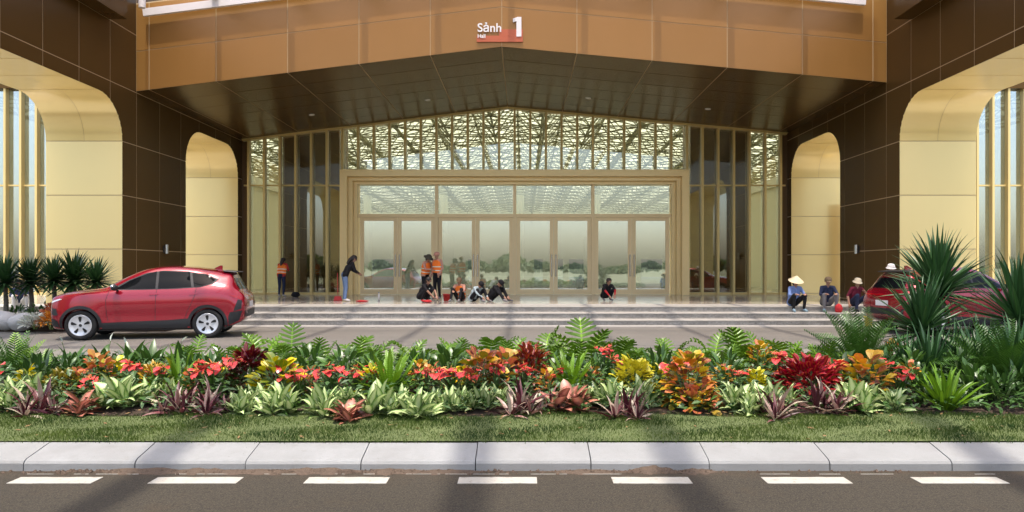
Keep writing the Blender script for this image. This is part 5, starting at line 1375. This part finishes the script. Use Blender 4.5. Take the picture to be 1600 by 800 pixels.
def body_mesh(J, mats, build=1.0):
    """one continuous skin grown round the joints J; mats: skin, top, legs, feet, (sleeve)"""
    V = {k: Vector(v) for k, v in J.items()}
    segs = []     # (points, radii, material, ellipse)
    tw = 1.45
    m = MB()
    def limb(pts, rad, mat, ell=None, n=10):
        pts = [Vector(p) for p in pts]; rad = [r_ * build for r_ in rad]
        m.tube(pts, rad, n, 0, True, True, ell)
        for p, r_ in ((pts[0], rad[0]), (pts[-1], rad[-1])): m.ball(p, r_ * 0.98, 10, 6)
        for a, b, ra, rb in zip(pts, pts[1:], rad, rad[1:]): segs.append((a, b, ra, rb, mat))
    pel, ch, nk, hd = V['pelvis'], V['chest'], V['neck'], V['head']
    # torso: wide ellipse built from three parallel columns
    side = (V['sh_l'] - V['sh_r']).normalized()
    hs = (V['hip_l'] - V['hip_r']).normalized()
    for k in (-1, 0, 1):
        limb([pel + hs * 0.085 * k, (pel + ch) / 2 + (hs + side).normalized() * 0.075 * k, ch + side * 0.09 * k, (ch * 0.25 + nk * 0.75) + side * 0.085 * k - Vector((0, 0, 0.02))], [0.115, 0.10, 0.112, 0.07], 'top')
    limb([pel - hs * 0.07, pel + hs * 0.07], [0.118, 0.118], 'legs')
    limb([nk - (nk - ch) * 0.15, nk + (hd - nk) * 0.35], [0.058, 0.052], 'skin')
    for s in ('l', 'r'):
        limb([nk + (V['sh_' + s] - nk) * 0.3 - Vector((0, 0, 0.02)), V['sh_' + s]], [0.065, 0.062], 'top')
        limb([V['sh_' + s], V['el_' + s]], [0.060, 0.044], 'sleeve'); limb([V['el_' + s], V['wr_' + s]], [0.043, 0.030], 'forearm')
        limb([V['hip_' + s], V['kn_' + s]], [0.092, 0.064], 'legs'); limb([V['kn_' + s], V['an_' + s]], [0.063, 0.044], 'legs')
        limb([V['an_' + s] + Vector((0, 0, -0.015)), (V['an_' + s] + V['toe_' + s]) / 2 - Vector((0, 0, 0.012)), V['toe_' + s]], [0.045, 0.042, 0.034], 'feet')
        # hand: palm, four fingers, thumb
        w_ = V['wr_' + s]; d = (w_ - V['el_' + s]).normalized(); hd_t = J.get('hand_' + s)
        if hd_t: d = (Vector(hd_t) - w_).normalized()
        u = d.cross(Vector((0, 0, 1)));
        if u.length < 0.1: u = Vector((1, 0, 0))
        u.normalize(); nrm = u.cross(d).normalized()
        limb([w_, w_ + d * 0.045], [0.030, 0.034], 'skin'); limb([w_ + d * 0.04 - u * 0.02, w_ + d * 0.075 - u * 0.025], [0.022, 0.018], 'skin'); limb([w_ + d * 0.04 + u * 0.02, w_ + d * 0.075 + u * 0.025], [0.022, 0.018], 'skin')
        for q, ln in zip((-0.036, -0.012, 0.012, 0.036), (0.055, 0.07, 0.066, 0.05)):
            a = w_ + d * 0.078 + u * q; b = a + d * ln * 0.55 - nrm * 0.008; limb([a, b, b + d * ln * 0.4 - nrm * 0.022], [0.0115, 0.0105, 0.009], 'skin', n=6)
        th = w_ + d * 0.03 + u * (0.03 if s == 'l' else -0.03); ud = u * (1 if s == 'l' else -1)
        limb([th, th + d * 0.03 + ud * 0.025, th + d * 0.06 + ud * 0.028 - nrm * 0.012], [0.015, 0.013, 0.0105], 'skin', n=6)
    # head: skull, jaw, nose, ears
    up = (hd - nk).normalized(); fc = Vector(J.get('face', (0, -1, 0))).normalized(); fc = (fc - up * fc.dot(up)).normalized(); ri = fc.cross(up).normalized()
    def hb(o, r_):
        c = hd + ri * o[0] + fc * o[1] + up * o[2]; m.ball(c, r_, 12, 9); segs.append((c, c, r_ if isinstance(r_, float) else max(r_), 0.0, 'skin'))
    hb((0, -0.005, 0.025), 0.092); hb((0, -0.03, 0.035), 0.082); hb((0, 0.02, -0.05), 0.062); hb((0, 0.045, -0.075), 0.036); hb((0, 0.092, -0.012), 0.016); hb((0, 0.088, 0.008), 0.012)
    for s in (-1, 1): hb((0.09 * s, -0.005, 0.0), 0.024)
    me = m.mesh('person', [M[q] for q in ('skin',)])
    o = bpy.data.objects.new('tmp', me); COL.objects.link(o)
    md = o.modifiers.new('r', 'REMESH'); md.mode = 'VOXEL'; md.voxel_size = 0.0135; md.use_smooth_shade = True
    sm = o.modifiers.new('s', 'SMOOTH'); sm.factor = 0.5; sm.iterations = 2
    dg = bpy.context.evaluated_depsgraph_get(); r_ = bpy.data.meshes.new_from_object(o.evaluated_get(dg)); bpy.data.objects.remove(o)
    names = ['skin', 'top', 'legs', 'feet', 'sleeve', 'forearm']; r_.materials.clear()
    for q in names: r_.materials.append(M[mats.get(q) or mats[{'sleeve': 'top', 'forearm': 'sleeve' if 'sleeve' in mats else 'top', 'skin': 'skin'}.get(q, q)]])
    for p in r_.polygons:
        c = p.center; best = None
        for a, b, ra, rb, mt in segs:
            ab = b - a; l2 = ab.length_squared; t = 0.0 if l2 < 1e-9 else max(0, min(1, (c - a).dot(ab) / l2)); rr = ra + (rb - ra) * t if l2 > 1e-9 else ra
            d = (c - a - ab * t).length - rr
            if best is None or d < best[0]: best = (d, mt)
        p.material_index = names.index(best[1]); p.use_smooth = True
    return r_, (hd, up, fc, ri)

def mirror(d):
    o = dict(d)
    for k, v in d.items():
        if k.endswith('_l') and k[:-2] + '_r' not in d: o[k[:-2] + '_r'] = (-v[0], v[1], v[2])
    return o
POSE = {
 'stand': dict(pelvis=(0, 0, .93), chest=(0, .01, 1.22), neck=(0, .0, 1.43), head=(0, -.02, 1.58), sh_l=(.17, .01, 1.39), el_l=(.23, .03, 1.12), wr_l=(.20, -.10, .91), hip_l=(.095, 0, .89), kn_l=(.10, -.01, .49), an_l=(.10, .03, .09), toe_l=(.12, -.12, .035)),
 'work': dict(pelvis=(0, .02, .93), chest=(0, -.03, 1.21), neck=(0, -.09, 1.41), head=(0, -.15, 1.54), sh_l=(.17, -.08, 1.37), el_l=(.22, -.18, 1.13), wr_l=(.12, -.38, 1.12), hip_l=(.095, .02, .89), kn_l=(.10, -.01, .49), an_l=(.10, .04, .09), toe_l=(.12, -.11, .035)),
 'lean': dict(pelvis=(0, .05, .92), chest=(0, -.08, 1.18), neck=(0, -.20, 1.36), head=(0, -.28, 1.48), sh_l=(.17, -.18, 1.33), el_l=(.23, -.26, 1.08), wr_l=(.15, -.42, .98), hip_l=(.095, .05, .88), kn_l=(.10, .02, .48), an_l=(.11, .06, .09), toe_l=(.12, -.09, .035)),
 'squat': dict(pelvis=(0, .10, .20), chest=(0, -.04, .44), neck=(0, -.17, .62), head=(0, -.25, .75), sh_l=(.17, -.15, .59), el_l=(.22, -.34, .42), wr_l=(.12, -.50, .22), hip_l=(.10, .08, .20), kn_l=(.19, -.26, .44), an_l=(.14, -.06, .085), toe_l=(.17, -.22, .035)),
 'knees': dict(pelvis=(0, .06, .115), chest=(0, .0, .40), neck=(0, -.06, .61), head=(0, -.10, .75), sh_l=(.17, -.05, .57), el_l=(.23, -.22, .40), wr_l=(.13, -.40, .38), hip_l=(.10, .03, .12), kn_l=(.17, -.34, .46), an_l=(.16, -.55, .085), toe_l=(.18, -.69, .035)),
 'step': dict(pelvis=(0, .12, .115), chest=(0, .05, .40), neck=(0, -.02, .61), head=(0, -.06, .76), sh_l=(.17, -.01, .57), el_l=(.25, -.14, .36), wr_l=(.16, -.32, .38), hip_l=(.10, .09, .12), kn_l=(.18, -.30, .36), an_l=(.17, -.24, -.07), toe_l=(.20, -.38, -.125)),
 'slump': dict(pelvis=(0, .08, .115), chest=(0, -.08, .36), neck=(0, -.22, .52), head=(0, -.31, .60), sh_l=(.17, -.18, .49), el_l=(.22, -.36, .30), wr_l=(.13, -.52, .17), hip_l=(.10, .06, .12), kn_l=(.17, -.32, .42), an_l=(.15, -.52, .085), toe_l=(.17, -.66, .035)),
}
def head_bits(root, fr, kind):
    hd, up, fc, ri = fr
    mt = Matrix((ri, -fc, up)).transposed().to_4x4(); mt.translation = hd      # local: x right, -y face, z up
    for s in (-1, 1):
        e = MB().ball((0, 0, 0), 0.011, 8, 6).build('eye', M['eye_dark'], root); e.matrix_basis = mt @ Matrix.Translation((0.034 * s, -0.084, 0.018))
    def cap(name, mat, prof, n=20, tilt=0.0, off=(0, 0.01, 0)):
        o = MB().lathe(prof, n=n).build(name, M[mat], root); o.matrix_basis = mt @ Matrix.Translation(off) @ Matrix.Rotation(tilt, 4, 'X'); return o
    hairp = [(0.101, -0.02), (0.108, 0.03), (0.10, 0.075), (0.07, 0.115), (0.0005, 0.132)]
    if kind in ('hair', 'long', 'bun', 'conical', 'dark_conical'):
        h = cap('hair', 'hair', hairp, tilt=-0.35, off=(0, 0.018, 0.0))
        b = MB().ball((0, 0.05, -0.03), (0.088, 0.06, 0.11), 12, 8)
        if kind == 'long': b.tube([(0, 0.08, 0.0), (0, 0.105, -0.12), (0, 0.11, -0.28)], [0.07, 0.075, 0.035], 9)
        if kind == 'bun': b.ball((0, 0.13, 0.05), 0.045, 10, 6)
        o = b.build('hair', M['hair'], root); o.matrix_basis = mt
    if kind == 'conical': cap('conical_hat', 'straw', [(0.235, 0.035), (0.12, 0.125), (0.0005, 0.215), (0.0005, 0.20), (0.12, 0.11), (0.23, 0.03), (0.235, 0.035)], 28, 0.12)
    if kind == 'dark_conical': cap('wide_hat', 'dark_hat', [(0.20, 0.02), (0.125, 0.06), (0.10, 0.12), (0.0005, 0.17), (0.0005, 0.15), (0.095, 0.10), (0.12, 0.045), (0.195, 0.012), (0.20, 0.02)], 24, 0.1)
    if kind in ('bucket', 'white_bucket'): cap('bucket_hat', 'cream_cloth' if kind == 'bucket' else 'white_cloth', [(0.15, 0.01), (0.112, 0.05), (0.10, 0.115), (0.07, 0.14), (0.0005, 0.148), (0.0005, 0.138), (0.095, 0.10), (0.107, 0.045), (0.146, 0.004), (0.15, 0.01)], 22, 0.1)
    if kind in ('cap', 'pink_cap', 'black_cap'):
        mm = {'cap': 'brown_cap', 'pink_cap': 'pink_sleeve', 'black_cap': 'black_cloth'}[kind]
        cap('cap', mm, [(0.106, 0.02), (0.108, 0.06), (0.09, 0.105), (0.05, 0.13), (0.0005, 0.138)], tilt=0.05)
        p = MB().prism([(-.075, -.085, .03), (-.06, -.15, .02), (0, -.175, .015), (.06, -.15, .02), (.075, -.085, .03)], (0, 0, 0.008)).build('cap_peak', M[mm], root, True); p.matrix_basis = mt
def vest(root, J, mat='orange_vest'):
    V = {k: Vector(v) for k, v in J.items()}; side = (V['sh_l'] - V['sh_r']).normalized(); pel, ch, nk = V['pelvis'], V['chest'], V['neck']
    ax = [pel + (ch - pel) * 0.10, pel + (ch - pel) * 0.5, ch, ch + (nk - ch) * 0.55, ch + (nk - ch) * 0.92]
    hw = [0.205, 0.195, 0.215, 0.20, 0.12]; dp = [0.140, 0.130, 0.140, 0.115, 0.075]
    def rng(c, d, w_, q, n=22):
        f = d.cross(side).normalized(); return [c + side * w_ * math.cos(2 * math.pi * k / n) + f * q * math.sin(2 * math.pi * k / n) for k in range(n)]
    def sleeve(ids, grow, name, mt, parent):
        m = MB(); n = 22; vs = []
        for a, w_, q, d in ids: vs += rng(a, d, w_ + grow, q + grow)
        k = len(ids); m.raw(vs, [(i * n + j, i * n + (j + 1) % n, (i + 1) * n + (j + 1) % n, (i + 1) * n + j) for i in range(k - 1) for j in range(n)], 0, True)
        return m.build(name, M[mt], parent)
    def fr(t):
        i = min(int(t), 3); u = t - i; d = (ax[min(i + 1, 4)] - ax[max(i - (1 if u == 0 and i else 0), 0)]).normalized()
        return (ax[i].lerp(ax[i + 1], u), hw[i] + (hw[i + 1] - hw[i]) * u, dp[i] + (dp[i + 1] - dp[i]) * u, d)
    v = sleeve([fr(q / 3) for q in range(13)], 0.0, 'safety_vest', mat, root)
    sleeve([fr(q) for q in (0.55, 0.8)], 0.005, 'reflective_band', 'reflective', v); sleeve([fr(q) for q in (1.55, 1.8)], 0.005, 'reflective_band', 'reflective', v)
def person(pose, px, D, z, face, label, mats, head, scale=1.0, has_vest=False, over=None, group=None, vmat='orange_vest'):
    """face: heading in degrees, 0 = towards the camera, 90 = to the right of the picture"""
    J = mirror(POSE[pose])
    if over: J.update(over)
    if 'head' in J: J.setdefault('face', (0, -1, 0.0))
    root = ob('person', None, None, ((px - 818) / 1150 * D, D, z), (0, 0, R(face)), scale)
    tag(root, label, 'person', group)
    me, fr = body_mesh(J, mats); ob('body', me, root); head_bits(root, fr, head)
    if has_vest: vest(root, J, vmat)
    return root
Z = PZ
person('work', 440, 31.0, Z, 170, 'person in orange vest and dark trousers standing at the far left fins', dict(skin='skin', top='red_cloth', legs='navy_cloth', feet='white_cloth'), 'long', 0.98, True)
person('lean', 541, 26.4, Z, 115, 'person in black hooded jacket and blue jeans leaning to the gold frame', dict(skin='skin', top='black_cloth', legs='jeans', feet='white_cloth'), 'long', 1.03)
person('work', 665, 28.2, Z, 55, 'standing worker in orange vest and wide dark hat holding a white cloth', dict(skin='skin', top='pink_sleeve', legs='black_cloth', feet='black_cloth'), 'dark_conical', 1.02, True)
person('stand', 683, 28.0, Z, -35, 'tall standing worker in orange vest and black trousers by the second doors', dict(skin='skin', top='pink_sleeve', legs='black_cloth', feet='grey_cloth'), 'pink_cap', 1.06, True)
person('squat', 661, 25.9, Z, 60, 'worker in dark clothes crouching below the pair in orange vests', dict(skin='skin', top='black_cloth', legs='black_cloth', feet='red_cloth', forearm='skin'), 'hair', 1.0)
person('knees', 719, 26.5, Z, -15, 'worker in orange vest sitting on the platform with black knees raised', dict(skin='skin', top='pink_sleeve', legs='black_cloth', feet='grey_cloth'), 'cap', 0.98, True)
person('slump', 741, 26.2, Z, 50, 'person in pale blue shirt slumped forward between two seated workers', dict(skin='skin', top='pale_shirt', legs='black_cloth', feet='grey_cloth'), 'black_cap', 1.0)
person('slump', 769, 26.3, Z, 62, 'worker in black with a cap sitting bent over in front of the doors', dict(skin='skin', top='black_cloth', legs='black_cloth', feet='grey_cloth'), 'black_cap', 1.08)
person('squat', 947, 27.0, Z, 20, 'lone worker in black crouching before the right hand doors', dict(skin='skin', top='black_cloth', legs='black_cloth', feet='grey_cloth', forearm='red_cloth'), 'hair', 0.95)
person('step', 1242, 22.9, Z, 8, 'person in blue shirt and straw conical hat sitting on the steps', dict(skin='skin', top='blue_shirt', legs='black_cloth', feet='rubber_boot'), 'conical', 1.0)
person('step', 1293, 22.9, Z, -6, 'person in navy jacket and brown cap sitting on the steps', dict(skin='skin', top='navy_cloth', legs='grey_cloth', feet='rubber_boot'), 'cap', 1.03)
person('step', 1338, 22.9, Z, 12, 'person in maroon shirt and cream hat sitting on the steps', dict(skin='skin', top='maroon_shirt', legs='navy_cloth', feet='black_cloth', forearm='skin'), 'bucket', 0.98,
       over=dict(el_r=(-.30, .02, .33), wr_r=(-.30, -.06, .10), wr_l=(.12, -.26, .46), el_l=(.24, -.20, .36)))
person('stand', 1392, 21.6, 0.16, -10, 'person in pale hat standing behind the right hand car', dict(skin='skin', top='maroon_shirt', legs='navy_cloth', feet='black_cloth'), 'white_bucket', 0.95)
person('step', 30, 22.6, 0.48, 40, 'person in navy seen between the trunks of the small palms', dict(skin='skin', top='navy_cloth', legs='white_cloth', feet='black_cloth'), 'hair', 0.95)

# ================================================================== small things lying about
def bucket(px, D, z, mat, label, r_=0.14, h=0.26):
    t_ = thing('bucket', label, 'bucket', ((px - 818) / 1150 * D, D, z))
    MB().lathe([(0.0005, 0.004), (r_ * 0.78, 0.004), (r_, h), (r_ * 1.06, h), (r_ * 1.06, h - 0.02), (r_ * 0.97, h - 0.02), (r_ * 0.75, 0.012), (0.0005, 0.012)], n=20).build('bucket_body', M[mat], t_)
    MB().tube([(r_ * math.cos(q), 0.02, h - 0.01 - 0.16 * math.sin(q)) for q in [math.pi * k / 10 for k in range(11)]], 0.006, 6).build('handle', M['steel'], t_)
plain('red_plastic', (0.50, 0.03, 0.03), 0.4, 0, 0.5, 0.05)
plain('yellow_plastic', (0.62, 0.45, 0.06), 0.5, 0, 0.5, 0.05)
bucket(698, 26.6, Z, 'red_plastic', 'red bucket between the standing pair and the seated workers')
bucket(1357, 20.72, 0.021, 'yellow_plastic', 'yellow bucket at the foot of the steps by the right hand car', 0.12, 0.3)
t_ = thing('broom', 'red broom leaning at the facade beside the person in jeans', 'broom', ((528 - 818) / 1150 * 26.9, 26.9, Z))
MB().tube([(0.0, 0, 0.16), (-0.03, 0.05, 1.02)], 0.012, 8).build('broom_handle', M['red_plastic'], t_)
bm_ = MB().hexa([(-.16, -.03, 0.002), (.16, -.03, 0.002), (.16, .03, 0.002), (-.16, .03, 0.002)], [(-.11, -.02, .17), (.11, -.02, .17), (.11, .02, .17), (-.11, .02, .17)]); bm_.build('broom_head', M['red_plastic'], t_)
def bundle(name, px, D, z, sx, sy, sz, mat, label, cat, seed):
    r_ = random.Random(seed); m = MB().ball((0, 0, 0), (1, 1, 1), 16, 10)
    ph = [r_.uniform(0, 6.28) for _ in range(4)]
    m.v = [tuple(Vector(q) * (1 + 0.12 * math.sin(4 * q[0] + ph[0]) * math.cos(3 * q[1] + ph[1]) + 0.08 * math.sin(7 * q[2] + 5 * q[0] + ph[2]))) for q in m.v]
    m.v = [(q[0] * sx, q[1] * sy, max(0.0, q[2] * sz + sz * 0.8)) for q in m.v]
    o = m.build(name, M[mat], None, True); o.location = ((px - 818) / 1150 * D, D, z); o.rotation_euler = (0, 0, r_.uniform(0, 3)); return tag(o, label, cat)
bundle('bag', 462, 30.6, Z, 0.2, 0.16, 0.12, 'black_cloth', 'black bag on the floor near the worker at the far left', 'bag', 3)
bundle('cloth_heap', 566, 26.0, Z, 0.24, 0.16, 0.035, 'red_cloth', 'red cloth lying on the platform edge right of the person in jeans', 'cloth', 4)
bundle('cloth_heap', 668, 25.5, Z, 0.2, 0.14, 0.05, 'red_cloth', 'red cloth in the hands of the crouching worker', 'cloth', 5)
bundle('bag', 1311, 22.42, 0.32, 0.11, 0.10, 0.15, 'red_cloth', 'red bag beside the person in the navy jacket on the steps', 'bag', 6)
bt = thing('bottle', 'thin white bottle standing alone on the platform edge', 'bottle', ((592 - 818) / 1150 * 26.6, 26.6, Z))
MB().lathe([(0.0005, 0.002), (0.034, 0.002), (0.036, 0.22), (0.016, 0.28), (0.014, 0.30)], n=14).build('bottle_body', M['white_cloth'], bt)
MB().lathe([(0.018, 0.30), (0.018, 0.33), (0.0005, 0.332)], n=12).build('bottle_cap', M['jeans'], bt)
